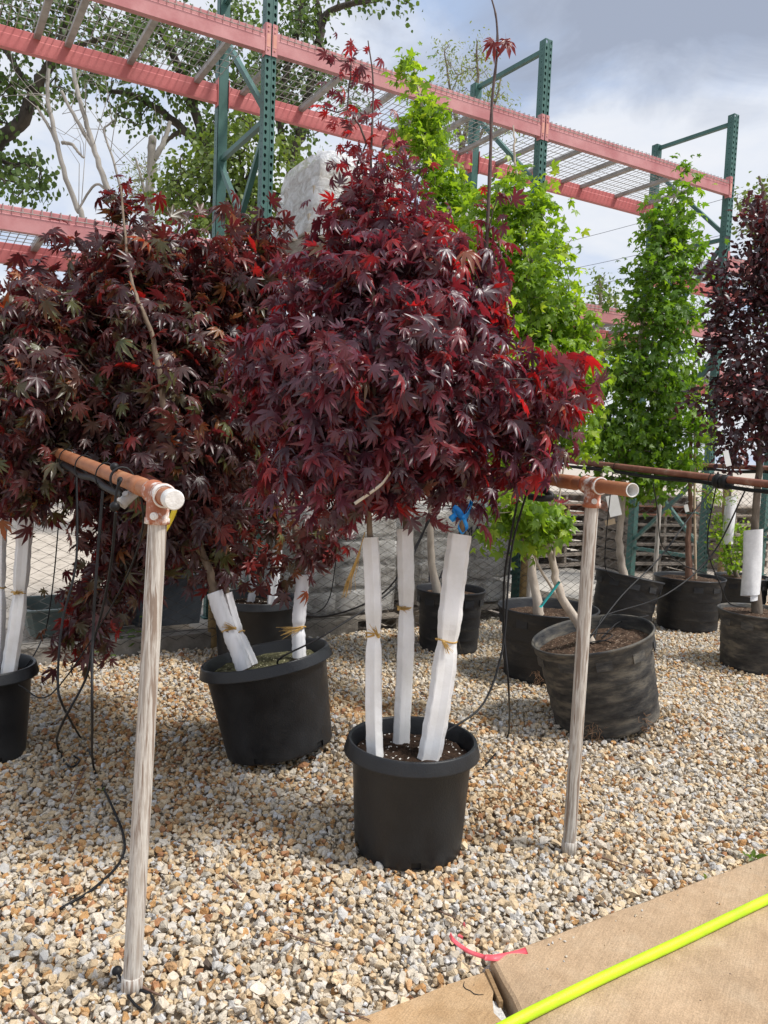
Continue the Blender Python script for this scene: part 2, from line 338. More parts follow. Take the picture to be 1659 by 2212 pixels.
m_tub2 = mat('slate_bin_plastic', (.05, .06, .075), (.09, .10, .115), 6, .55)
m_debris = mat('black_debris', (.015, .014, .013), (.05, .045, .04), 30, .9, .6)
m_stick = mat('fallen_stick', (.12, .065, .045), (.24, .15, .11), 30, .85)
m_root = mat('fibrous_root', (.16, .09, .05), (.30, .19, .12), 30, .9)
m_maple = leaf_mat('red_maple_leaf', (4.2, 1.0, 1.1), .26, .36, .55)
m_mapleg = leaf_mat('green_maple_leaf', (2.4, 2.3, .8), .44, .42, .45)
m_plum = leaf_mat('plum_leaf', (3.2, 1.0, 1.1), .17, .36, .55)
m_tree = leaf_mat('tree_leaf', (1.8, 1.9, .8), .30, .5, .35)

# ------------------------------------------------------------------ ground, gravel, pavement
def ground():
    mb = MB(); mb.add([(-900, -60, -.06), (900, -60, -.06), (900, 1800, -.06), (-900, 1800, -.06)], [(0, 1, 2, 3)])
    mb.build('ground', m_yard, kind='structure')
    # gravel bed, following the heaps
    nx, ny = 70, 60; xs = np.linspace(-5, 7, nx); ys = np.linspace(-.6, 9.2, ny); mb = MB()
    vs_ = [(x, y, float(gz(x, y))-.016) for y in ys for x in xs]; fs_ = []
    for j in range(ny-1):
        for i in range(nx-1):
            c = np.array([(xs[i]+xs[i+1])/2, (ys[j]+ys[j+1])/2, 0])
            if c @ RN < 4.84: fs_.append((j*nx+i, j*nx+i+1, (j+1)*nx+i+1, (j+1)*nx+i))
    mb.add(vs_, fs_, True); mb.build('gravel_bed', m_bed, kind='structure')
ground()

# pavement: two slabs, the left one sunk a little
EDGE0 = G(1060, 2066, .035)[:2]; EDGE1 = G(1659, 1845, .035)[:2]
PE = EDGE1-EDGE0; PE = PE/np.linalg.norm(PE); PNN = np.array([PE[1], -PE[0]])       # along the edge / away from the gravel
JD = G(1136, 2212, .035)[:2]-EDGE0; JD = JD/np.linalg.norm(JD)
def pav(a, b):                # a along the edge, b across
    return EDGE0 + a*PE + b*PNN
def slab_mesh(pts, z0, z1, bev=.008):
    mb = MB(); n = len(pts); c = np.mean(pts, 0)
    ins = []
    for i in range(n):
        d0 = pts[i]-pts[i-1]; d1 = pts[(i+1) % n]-pts[i]; d0 = d0/np.linalg.norm(d0); d1 = d1/np.linalg.norm(d1)
        t = d1-d0; l = np.linalg.norm(t)
        nn = np.array([-d0[1], d0[0]]); n2 = np.array([-d1[1], d1[0]]); w = nn+n2; w = w/np.linalg.norm(w)
        ins.append(pts[i]+w*bev)
    v = [(*p, z0) for p in pts]+[(*p, z1-bev*.7) for p in pts]+[(*p, z1) for p in ins]
    f = [(i, (i+1) % n, n+(i+1) % n, n+i) for i in range(n)]+[(n+i, n+(i+1) % n, 2*n+(i+1) % n, 2*n+i) for i in range(n)]
    f.append(tuple(range(2*n, 3*n))); mb.add(v, f); return mb
rng = np.random.default_rng(5)
def rough_line(a, b, n, amp):
    t = np.linspace(0, 1, n); d = (b-a)/np.linalg.norm(b-a); nn = np.array([-d[1], d[0]])
    w = rng.normal(0, amp, n); w[0] = w[-1] = 0
    return [a+(b-a)*k+nn*x for k, x in zip(t, w)]
pave = thing('pavement', None, None, (0, 0, 0), kind='structure')
jdir = np.array([JD[0], JD[1]])
J0 = EDGE0; J1 = EDGE0+jdir*2.2
right = [J1] + [p for p in rough_line(EDGE0+jdir*1.6, EDGE0, 34, .0025)] + rough_line(EDGE0, EDGE0+PE*4.2, 60, .0016)[1:] + [EDGE0+PE*4.2+jdir*2.2]
right = right[::-1]
slab_o = slab_mesh([np.array(p) for p in right][::1], -.10, .035)
o = part(pave, slab_o, 'slab', m_slab)
GAP = .022
L0 = EDGE0-PE*GAP+jdir*.022; 
lj = rough_line(L0+jdir*1.6, L0, 40, .0018)
# spalled edge: bite a lens out of the joint side
bite = []
for p in lj:
    t = (p-L0) @ jdir; k = max(0., 1-((t-.125)/.07)**2)
    bite.append(p-PE*(.034*k+.005*rng.random()*(k > 0)))
left = [L0+jdir*2.2] + bite + rough_line(L0, L0-PE*3., 40, .002)[1:] + [L0-PE*3.+jdir*2.2]
part(pave, slab_mesh(left[::-1], -.10, .012), 'slab', m_slab2)
# rubble bottom of the spall and the joint filler
mb = MB(); bt = [p for p in lj if .045 < (p-L0) @ jdir < .21]
vt = []; 
for i, p in enumerate(bt):
    for k in range(4): vt.append((*(p-PE*(.040-.014*k)), .008+rng.normal(0, .0015)-.003*k))
mb.add(vt, [(i*4+k, i*4+k+1, (i+1)*4+k+1, (i+1)*4+k) for i in range(len(bt)-1) for k in range(3)], False)
part(pave, mb, 'broken_edge', m_chip)
mb = MB(); a = L0+jdir*(-.005)+PE*.004; b = L0+jdir*.105+PE*.001
mb.beam((*a, .004), (*b, .000), .010, .03); part(pave, mb, 'joint_strip', m_joint)
mb = MB(); c0 = G(1012, 2142, .012); pts = [G(u, v, .0128) for u, v in [(1003, 2120), (1001, 2130), (1006, 2136), (1016, 2140), (1024, 2147), (1034, 2149), (1045, 2148)]]
mb.tube(pts, [.0006, .0014, .0016, .0014, .0018, .0013, .0005], 4); part(pave, mb, 'crack', m_debris)
# joint bottom
mb = MB(); mb.box((*(EDGE0+jdir*1.0-PE*.011), -.035), ((*jdir, 0), (*PE, 0), ZUP), (2.2, .06, .02)); part(pave, mb, 'joint_bed', m_bed)

def stones():
    rs = np.random.default_rng(11); objs = []
    for k in range(10):
        bm = bmesh.new(); ax = rs.uniform(.75, 1.15, 3); ax[2] *= .78
        pts = rs.normal(size=(13, 3)); pts /= np.linalg.norm(pts, axis=1)[:, None]; pts *= ax*.5*rs.uniform(.85, 1.05, (13, 1))
        for p in pts: bm.verts.new(p)
        r = bmesh.ops.convex_hull(bm, input=bm.verts)
        bmesh.ops.delete(bm, geom=[v for v in bm.verts if not v.link_faces], context='VERTS')
        me = bpy.data.meshes.new('stone_shape'); bm.to_mesh(me); bm.free(); me.materials.append(m_stone)
        ob = bpy.data.objects.new('stone_shape', me); objs.append(ob)
    # scatter
    pos = []
    def fill(x0, x1, y0, y1, sp, layers):
        for l in range(layers):
            xs = np.arange(x0, x1, sp); ys = np.arange(y0, y1, sp); X, Y = np.meshgrid(xs, ys)
            X = X+rs.uniform(-.6, .6, X.shape)*sp; Y = Y+rs.uniform(-.6, .6, Y.shape)*sp
            pos.append(np.stack([X.ravel(), Y.ravel(), np.full(X.size, l*1.), np.full(X.size, sp)], 1))
    fill(-2.6, 2.9, 1.0, 3.1, .0188, 2); fill(-3.6, 5.4, 3.1, 7.6, .0218, 2)
    p = np.concatenate(pos)
    x, y = p[:, 0], p[:, 1]
    keep = (x*RN[0]+y*RN[1] < 4.80+.03*rs.normal(size=len(x))) & (np.abs(x) < .62*y+.55)
    e = (x-EDGE0[0])*PNN[0]+(y-EDGE0[1])*PNN[1]; al = (x-EDGE0[0])*PE[0]+(y-EDGE0[1])*PE[1]
    e2 = (x-L0[0])*PNN[0]+(y-L0[1])*PNN[1]
    keep &= np.where(al > -.0, e < -.006, e2 < -.004)
    p = p[keep]; n = len(p); x, y = p[:, 0], p[:, 1]
    fine = rs.random(n) < .22
    sz = np.clip(rs.lognormal(math.log(.0232), .28, n), .012, .044)*np.where(p[:, 3] > .022, 1.02, 1.)
    sz = np.where(fine, sz*.42, sz)
    z = gz(x, y)+np.where(p[:, 2] > .5, .002, -.009)+rs.normal(0, .003, n)+np.where(fine, .003, 0)
    k = 26; al_ = rs.uniform(.0, 1.3, k); b_ = np.abs(rs.normal(.0, .05, k))+.012; q_ = EDGE0[None]+al_[:, None]*PE[None]+b_[:, None]*PNN[None]
    x = np.concatenate([x, q_[:, 0]]); y = np.concatenate([y, q_[:, 1]]); s_ = rs.uniform(.003, .009, k); z = np.concatenate([z, .035+s_*.25]); sz = np.concatenate([sz, s_]); n += k
    # palette: grey-cream limestone, buff, orange-brown; brown silt patches under the drip line
    def fld(sx, sy, ph): return np.sin(x*sx+ph)*np.cos(y*sy+ph*1.7)+.6*np.sin(x*sx*2.3+y*sy*1.9+ph*3)
    f = fld(1.9, 1.6, .7)+.8*fld(4.3, 3.9, 2.1)
    brown = .75*np.exp(-(((x+1.0)/.75)**2+((y-3.2)/1.1)**2))+.55*np.exp(-(((x-.50)/.28)**2+((y-2.75)/.3)**2))+.9*np.exp(-(((x+.05)/.28)**2+((y-3.75)/.35)**2))
    po = np.clip(.10+.035*f+.33*brown, .03, .75); pb = np.clip(.30+.05*f+.15*brown, .1, .5)
    t = rs.random(n)
    pal = np.array([[.62, .54, .43], [.58, .53, .46], [.53, .51, .48], [.66, .58, .47], [.52, .46, .37]])
    buff = np.array([[.61, .47, .30], [.65, .52, .35], [.57, .43, .27]]); ora = np.array([[.52, .30, .13], [.44, .24, .10], [.57, .35, .18], [.38, .19, .095]])
    col = pal[rs.integers(0, len(pal), n)]
    k = t < po+pb; col[k] = buff[rs.integers(0, 3, k.sum())]
    k = t < po; col[k] = ora[rs.integers(0, 4, k.sum())]
    k = rs.random(n) < .004; col[k] = (.10, .075, .06)
    k = rs.random(n) < .02; col[k] = (.62, .61, .60)
    col = col*rs.uniform(.86, 1.12, (n, 1))*(1-.25*np.clip(brown, 0, .8))[:, None]*1.05
    me = bpy.data.meshes.new('gravel'); me.vertices.add(n)
    me.vertices.foreach_set('co', np.stack([x, y, z], 1).astype(np.float32).ravel())
    def attr(nm, tp, arr, key):
        a = me.attributes.new(nm, tp, 'POINT'); a.data.foreach_set(key, arr.ravel())
    attr('rot', 'FLOAT_VECTOR', np.stack([rs.normal(0, .5, n), rs.normal(0, .5, n), rs.uniform(0, 6.28, n)], 1).astype(np.float32), 'vector')
    attr('scl', 'FLOAT_VECTOR', (sz[:, None]*rs.uniform(.82, 1.25, (n, 3))).astype(np.float32), 'vector')
    attr('idx', 'INT', rs.integers(0, 10, n).astype(np.int32), 'value')
    attr('col', 'FLOAT_COLOR', np.concatenate([col, np.ones((n, 1))], 1).astype(np.float32), 'color')
    ng = bpy.data.node_groups.new('gravel_scatter', 'GeometryNodeTree')
    ng.interface.new_socket('Geometry', in_out='INPUT', socket_type='NodeSocketGeometry'); ng.interface.new_socket('Geometry', in_out='OUTPUT', socket_type='NodeSocketGeometry')
    N = ng.nodes.new; L = ng.links.new
    gi = N('NodeGroupInput'); go = N('NodeGroupOutput'); ip = N('GeometryNodeInstanceOnPoints'); ip.inputs['Pick Instance'].default_value = True
    jn = N('GeometryNodeGeometryToInstance')
    for ob in objs[::-1]:
        oi = N('GeometryNodeObjectInfo'); oi.inputs['Object'].default_value = ob; L(oi.outputs['Geometry'], jn.inputs[0])
    def na(nm, tp):
        a = N('GeometryNodeInputNamedAttribute'); a.data_type = tp; a.inputs['Name'].default_value = nm; return a.outputs['Attribute']
    L(gi.outputs[0], ip.inputs['Points']); L(jn.outputs[0], ip.inputs['Instance'])
    er = N('FunctionNodeEulerToRotation'); L(na('rot', 'FLOAT_VECTOR'), er.inputs[0]); L(er.outputs[0], ip.inputs['Rotation'])
    L(na('scl', 'FLOAT_VECTOR'), ip.inputs['Scale']); L(na('idx', 'INT'), ip.inputs['Instance Index'])
    L(ip.outputs[0], go.inputs[0])
    ob = link('gravel', me, label='angular crushed limestone gravel in grey cream and rusty orange', cat='gravel', kind='stuff')
    md = ob.modifiers.new('scatter', 'NODES'); md.node_group = ng
    me.materials.append(m_stone)
    return n
stones()

# ------------------------------------------------------------------ pallet rack
SLOPE = .018
def rz(s): return SLOPE*(s-2.0)
def plate(mb, o, ux, uz, w, h, cols, pitch, hole, depth_, off=0.):
    """flat sheet with rows of holes: o lower-left corner, ux across, uz up; holes have walls"""
    nn = np.cross(uz, ux); nn = nn/np.linalg.norm(nn); rows = int(h/pitch); cw = w/cols
    for c in range(cols):
        for r in range(rows):
            x0, z0 = c*cw, r*pitch+off; cx, cz = x0+cw/2, z0+pitch/2
            ring = [(0, 0), (.5, 0), (1, 0), (1, .5), (1, 1), (.5, 1), (0, 1), (0, .5)]
            outer = [o+ux*(x0+a*cw)+uz*(z0+b*pitch) for a, b in ring]
            inner = [o+ux*(cx+a)+uz*(cz+b) for a, b in hole]
            back = [p+nn*depth_ for p in inner]
            mb.add(outer+inner+back, [(i, (i+1) % 8, 8+(i+1) % 8, 8+i) for i in range(8)]+[(8+i, 8+(i+1) % 8, 16+(i+1) % 8, 16+i) for i in range(8)])
TEAR = [(-.0055, -.014), (0, -.017), (.0055, -.014), (.0105, .002), (.009, .012), (0, .017), (-.009, .012), (-.0105, .002)]
TEAR = [(a*.92, b*.88) for a, b in TEAR]
SMALL = [(-.0035, -.005), (0, -.005), (.0035, -.005), (.0035, 0), (.0035, .005), (0, .005), (-.0035, .005), (-.0035, 0)]
rack = thing('pallet_rack', 'tall steel pallet rack with green uprights and faded pink beams behind the trees', 'pallet rack', RK(4.5, 5.45, -.05))
UPS = [2.045, 4.485, 7.0]; PF, PB = 5.0, 5.93; UW, UD = .078, .072
def front_upright(s, top):
    mb = MB(); z0 = -.05; h = top-z0
    o = RK(s-UW/2, PF, z0); pitch = .0508
    plate(mb, o, RA, ZUP, UW*.40, h, 1, pitch, TEAR, .004)
    plate(mb, RK(s+UW/2-UW*.40, PF, z0), RA, ZUP, UW*.40, h, 1, pitch, TEAR, .004, -.0)
    rows = int(h/pitch); hh = rows*pitch
    # centre groove
    mb.box(RK(s, PF+.006, z0+hh/2), (RA, RN, ZUP), (UW*.20, .008, hh))
    # sides with small holes towards the viewer, closed back
    plate(mb, RK(s-UW/2, PF+UD, z0), -RN, ZUP, UD, h, 1, pitch, SMALL, .004)
    mb.box(RK(s+UW/2-.001, PF+UD/2+.001, z0+hh/2), (RA, RN, ZUP), (.002, UD-.004, hh))
    mb.box(RK(s, PF+UD, z0+hh/2), (RA, RN, ZUP), (UW-.003, .003, hh))
    part(rack, mb, 'upright', m_green)
def back_upright(s, top):
    mb = MB(); z0 = -.05; h = top-z0; rows = int(h/.0508); hh = rows*.0508
    mb.box(RK(s+.002, PB+UD/2, z0+hh/2), (RA, RN, ZUP), (UW-.004, UD, hh))
    plate(mb, RK(s-UW/2-.002, PB+UD, z0), -RN, ZUP, UD, h, 1, .0508, SMALL, .004)
    part(rack, mb, 'upright', m_green)
for s, tp in ((UPS[0], 6.2), (UPS[1], 4.80), (UPS[2], 4.86), (-.40, 6.2), (9.5, 4.9)):
    if s == -.40 : tp = 4.75
    front_upright(s, tp); back_upright(s, tp+.0)
    r = rz(s)
    for a, b in (((0, 4.66), (1, 4.70)), ((0, 3.53), (1, 3.54)), ((0, 3.60), (1, 4.42)), ((1, 3.48), (0, 2.52)), ((0, 3.46), (1, 2.52)), ((0, 2.44), (1, 2.44)),
                 ((0, 2.36), (1, 1.36)), ((0, 1.28), (1, 1.28)), ((0, .38), (1, 1.2)), ((1, .38), (0, 1.2)), ((0, .28), (1, .28)),
                 ((0, 5.80), (1, 4.80)) if tp > 6 else ((0, 2.30), (1, 1.40))):
        pa = RK(s, PF+UD if a[0] == 0 else PB, a[1]+r); pb = RK(s+.008, PF+UD if b[0] == 0 else PB, b[1]+r)
        mb = MB(); mb.beam(pa, pb, .036, .036, RA); part(rack, mb, 'brace', m_green)
    for p in (PF+UD/2, PB+UD/2):
        mb = MB(); mb.box(RK(s, p, -.055), (RA, RN, ZUP), (.13, .12, .012)); part(rack, mb, 'foot_plate', m_green)

def shelf(sa, sb, ztop, supports, deck=True):
    s0, s1 = sa+UW/2+.004, sb-UW/2-.004; bh, bd = .138, .046
    for p, m in ((PF, m_pink_f), (PB, m_pink_b)):
        mb = MB(); a, b = RK(s0, p+.02, ztop+rz(s0)), RK(s1, p+.02, ztop+rz(s1)); d = (b-a); L = np.linalg.norm(d); d = d/L
        up = np.cross(RN, d)*-1; up = up if up[2] > 0 else -up
        # stepped tubular section: front lip, groove line, body
        sec = [(0, -bh), (-bd*.5, -bh), (-bd*.5, -.052), (-bd*.5+.004, -.046), (-bd*.5+.004, -.004), (-bd*.5+.008, 0), (bd*.1, 0), (bd*.1, -.04), (bd*.5, -.04), (bd*.5, -bh)]
        vs_ = [q+RN*x+up*z for q in (a, b) for x, z in sec]; n = len(sec)
        mb.add(vs_, [(i, (i+1) % n, n+(i+1) % n, n+i) for i in range(n)]+[tuple(range(n))[::-1], tuple(range(n, 2*n))])
        bo = part(rack, mb, 'beam', m)
        for s, sg in ((s0, -1), (s1, 1)):
            mb = MB(); c = RK(s+sg*(.020 if p == PF else -.001), p-.0055 if p == PF else p+.02, ztop+rz(s)-.058)
            if p == PF:
                mb.box(c, (RA, RN, ZUP), (.036, .005, .205))
                mb.box(c+RN*.0255-RA*sg*.0195, (RA, RN, ZUP), (.004, .046, .205))
            else:
                mb.box(c, (RA, RN, ZUP), (.005, .06, .205))
            cn = part(bo, mb, 'connector', m)
            if p == PF and sb < 8:      # stamped panel and rivets on the plate
                mb = MB(); q = c-RN*.0032
                mb.box(q-ZUP*.008, (RA, RN, ZUP), (.024, .0014, .085))
                for dz in (-.066, .052, .082): mb.tube([q+ZUP*dz, q+ZUP*dz-RN*.004], .006, 8)
                part(bo, mb, 'stamped_panel', m_pinks)
    # wire deck
    def dk(s, p, dz): return RK(s, p, ztop+rz(s)+dz)
    dp0, dp1 = PF+.002, PB+.05
    mb = MB(); g = 0
    half = (s0+s1)/2
    for (x0, x1) in ((s0+.03, half-.02), (half+.02, s1-.03)):
        nn = int((x1-x0)/.0508)
        for i in range(nn+1):
            s = x0+(x1-x0)*i/nn
            mb.tube([dk(s, PF-.008, -.034), dk(s, PF-.008, .004), dk(s, PF+.02, .008), dk(s, dp1, .006)], .0028, 4, sm=False)
        for p in np.linspace(PF+.06, dp1-.02, 10):
            mb.tube([dk(x0-.01, p, .002), dk(x1+.01, p, .002)], .0028, 4, sm=False)
        mb.tube([dk(x0-.01, PF-.013, -.032), dk(x1+.01, PF-.013, -.032)], .0028, 4, sm=False)
    wd = part(rack, mb, 'wire_deck', m_wire)
    for s in supports:
        mb = MB(); mb.beam(dk(s, PF+.03, -.020), dk(s, PB+.02, -.020), .042, .030)
        part(wd, mb, 'support_channel', m_galv)
m_pinks = mat('stamped_orange', (.62, .27, .20), (.68, .34, .27), 20, .5)
shelf(-.40, UPS[0], 4.083, (-.1, .26, .73, .925, 1.345, 1.836)); shelf(UPS[0], UPS[1], 4.083, (2.2, 2.70, 3.16, 3.55, 3.9, 4.3)); shelf(UPS[1], UPS[2], 4.083, (4.75, 5.15, 5.6, 5.86, 6.37, 6.83))
shelf(-.40, UPS[0], 2.67, (-.1, .3, .72, 1.1, 1.5, 1.85)); shelf(UPS[0], UPS[1], 2.66, (2.3, 2.7, 3.1, 3.5, 3.9, 4.3)); shelf(UPS[1], UPS[2], 2.66, (4.8, 5.3, 5.7, 6.0, 6.4, 6.8))
shelf(UPS[2], 9.5, 3.36, (7.3, 7.7, 8.1, 8.6, 9.0, 9.3)); shelf(UPS[2], 9.5, 2.2, (7.3, 7.7, 8.1, 8.6, 9.0, 9.3))

# ------------------------------------------------------------------ wooden pallets and wrapped loads
def pallet_protos():
    out = {}
    def b(name, size, m):
        mb = MB(); mb.box((0, 0, 0), ((1, 0, 0), (0, 1, 0), (0, 0, 1)), size); me = bpy.data.meshes.new(name); me.from_pydata(mb.v, [], mb.f); me.materials.append(m); return me
    for k, m in (('a', m_wood), ('b', m_wood2), ('c', m_wood3)):
        out[k] = (b('board', (1.0, .088, .017), m), b('board', (1.0, .13, .017), m), b('stringer', (.038, 1.18, .088), m))
    return out
PAL = pallet_protos(); prng = random.Random(3)
def pallet(s, p, z, label, kind='a', ang=0., group='stacked wooden pallets'):
    loc = RK(s, p, z); t = thing('wooden_pallet', label, 'pallet', loc, group); t.rotation_euler = (0, 0, math.pi/2-AZ+ang)
    bd, wb, st = PAL[kind]
    def put(me, x, y, zz, nm):
        o = bpy.data.objects.new(nm, me); COL.objects.link(o); o.parent = t; o.location = (x, y, zz); o.rotation_euler = (0, 0, prng.uniform(-.008, .008)); return o
    for x in (-.47, 0, .47): put(st, x, 0, .061, 'stringer')
    for i, y in enumerate((-.53, -.35, -.18, 0, .18, .35, .53)): put(wb if i in (0, 6) else bd, 0, y, .114, 'board')
    for i, y in enumerate((-.53, 0, .53)): put(wb if i != 1 else bd, 0, y, .0085, 'board')
    return t
for s, p, n, ang, lab in ((6.75, 7.35, 8, .04, 'the tall pale stack seen past the worn right post'), (8.35, 7.05, 8, -.28, 'the slanted grey stack behind the crossed green braces'),
                          (9.75, 6.9, 7, .1, 'the low stack behind the purple plum'), (5.4, 8.6, 6, .5, 'the far stack beside the wrapped bags')):
    for k in range(n):
        kd = 'c' if (k == 6 and n == 8) else ('b' if (prng.random() < .35 or 'grey' in lab) else 'a')
        wh = 'bottom one' if k == 0 else ('topmost' if k == n-1 else ('second', 'third', 'fourth', 'fifth', 'sixth', 'seventh')[k-1]+' up')
        pallet(s+prng.uniform(-.03, .03), p+prng.uniform(-.03, .03), -.06+k*.1245, 'weathered wooden pallet, %s in %s' % (wh, lab), kd, ang+prng.uniform(-.02, .02))

def wrapped_load(name, label, s, p, z, w, d, h, film, layers, seed, inner, lean=0., text=None):
    rs = np.random.default_rng(seed); t = thing(name, label, 'wrapped load', RK(s, p, z))
    lh = h/layers
    for k in range(layers):
        nb = 2; kk = 1-.13*(k+1)/layers*(1 if film is m_film else 0)
        for i in range(nb):
            mb = MB(); ww = w/nb*.92*kk; cs = s+(i-.5)*w/nb*kk+rs.normal(0, .012)+lean*k
            if inner is m_bag:      # pillow-shaped bag
                for q in range(1):
                    nx, nz = 10, 6; vs_ = []
                    c = RK(cs, p, z+lh*(k+.5))
                    bm = bmesh.new(); bmesh.ops.create_cube(bm, size=1); bmesh.ops.subdivide_edges(bm, edges=bm.edges[:], cuts=4, use_grid_fill=True)
                    for v in bm.verts:
                        x, y, zz = v.co; k2 = 1-.35*(abs(2*x)**4)*.5-.35*(abs(2*y)**4)*.5
                        wp = c+RA*x*ww*(1.0)+RN*y*d*.94+ZUP*(zz*lh*1.02*k2+rs.normal(0, .006)); v.co = wp
                    bm.verts.ensure_lookup_table()
                    mb.add([v.co[:] for v in bm.verts], [[v.index for v in f.verts] for f in bm.faces], True); bm.free()
                part(t, mb, 'bag', inner)
            else:
                mb.box(RK(cs, p+rs.normal(0, .01), z+lh*(k+.5)), (RA, RN, ZUP), (ww, d*.9*kk, lh*.97)); part(t, mb, 'carton', inner)
    # film: puckered sleeve over everything
    nu, nv = 48, 16; mb = MB(); vs_ = []
    for j in range(nv+1):
        tt = j/nv; zz = z+.02+(h+.03)*min(1, tt*1.22); topk = max(0, (tt-.82)/.18)
        for i in range(nu):
            a = 2*math.pi*i/nu; ca, sa = math.cos(a), math.sin(a); e = .30
            x = math.copysign(abs(ca)**e, ca); y = math.copysign(abs(sa)**e, sa); k = 1-topk*.93
            rr = 1+rs.normal(0, .012)
            tp_ = 1-.14*tt*(1 if film is m_film else 0); vs_.append(RK(s+lean*layers*tt*.9+x*w*.53*rr*k*tp_, p+y*d*.53*rr*k*tp_, zz+topk*.035+rs.normal(0, .008)))
    fs_ = [(j*nu+i, j*nu+(i+1) % nu, (j+1)*nu+(i+1) % nu, (j+1)*nu+i) for j in range(nv) for i in range(nu)]
    mb.add(vs_, fs_, True); part(t, mb, 'stretch_wrap', film)
    return t
pallet(2.78, 5.47, 2.675, 'wooden pallet on the lower rack shelf under the white wrapped cartons', 'a', 0, None)
wrapped_load('wrapped_cartons', 'white stretch-wrapped carton stack leaning on the lower rack shelf', 2.78, 5.46, 2.80, .78, .80, .62, m_film, 3, 4, m_box, .035)
pallet(3.95, 5.47, 2.70, 'wooden pallet on the lower rack shelf under the smaller white wrapped load', 'b', 0, None)
wrapped_load('wrapped_cartons', 'smaller white wrapped load on the lower rack shelf beside a green upright', 3.95, 5.46, 2.825, .80, .80, .52, m_film, 2, 9, m_box)
pallet(2.75, 5.55, -.055, 'wooden pallet on the yard under the dirty grey wrapped bags', 'b', 0, None)
wrapped_load('wrapped_bags', 'dirty grey film-wrapped bag stack on a pallet behind the chain-link fence', 2.75, 5.55, .07, 1.06, .92, .78, m_film2, 4, 6, m_bag)
pallet(3.98, 5.55, -.055, 'wooden pallet on the yard under the lettered wrapped bags', 'a', 0, None)
wb = wrapped_load('wrapped_bags', 'film-wrapped white bag stack with dark MAT lettering behind the fence', 3.98, 5.55, .07, .94, .92, .80, m_film2, 4, 8, m_bag)
def text_on(parent, s, size, origin, ux, uz, m, name='lettering'):
    cu = bpy.data.curves.new(name, 'FONT'); cu.body = s; cu.size = size; cu.extrude = .0006
    o = bpy.data.objects.new('tmp_text', cu); COL.objects.link(o)
    dg = bpy.context.evaluated_depsgraph_get(); me = bpy.data.meshes.new_from_object(o.evaluated_get(dg)); bpy.data.objects.remove(o)
    ux = np.asarray(ux)/np.linalg.norm(ux); uz = np.asarray(uz)/np.linalg.norm(uz); nn = np.cross(ux, uz)
    mw = Matrix([[ux[i], uz[i], nn[i], origin[i]] for i in range(3)]+[[0, 0, 0, 1]]); me.transform(mw)
    me.materials.clear(); me.materials.append(m); o = link(name, me); return under(parent, o)
text_on(wb, 'MAT', .13, RK(3.88, 5.05, .66), RA-.0*ZUP, ZUP, m_ink)
text_on(wb, 'MAT', .13, RK(3.54, 5.05, .30), RA, ZUP, m_ink)

# tubs under the rack on the left
def tub(name, label, s, p, z, w, d, h, m, lip):
    mb = MB(); t = thing(name, label, 'tub', RK(s, p, z))
    def ring(k, zz): return [RK(s+x*w/2*k, p+y*d/2*k, z+zz) for x, y in ((-1, -.8), (-.9, -1), (.9, -1), (1, -.8), (1, .8), (.9, 1), (-.9, 1), (-1, .8))]
    loops = [ring(.86, 0), ring(.98, h*.94), ring(1.06, h*.94), ring(1.06, h), ring(.95, h), ring(.84, .03)]
    vs_ = sum(loops, []); n = 8
    mb.add(vs_, [(a*n+i, a*n+(i+1) % n, (a+1)*n+(i+1) % n, (a+1)*n+i) for a in range(5) for i in range(n)]+[tuple(range(n))[::-1], tuple(range(5*n, 6*n))])
    part(t, mb, 'body', m); return t
pallet(1.15, 5.46, -.055, 'wooden pallet under the tubs below the left rack bay', 'b', 0, None)
tub('plastic_tub', 'grey-green plastic trough on a pallet behind the chain-link fence', .90, 5.42, .07, .62, .5, .18, m_tub, 1)
tub('plastic_tub', 'dark slate plastic bin beside the grey-green trough behind the fence', 1.52, 5.50, .07, .52, .6, .36, m_tub2, 1)

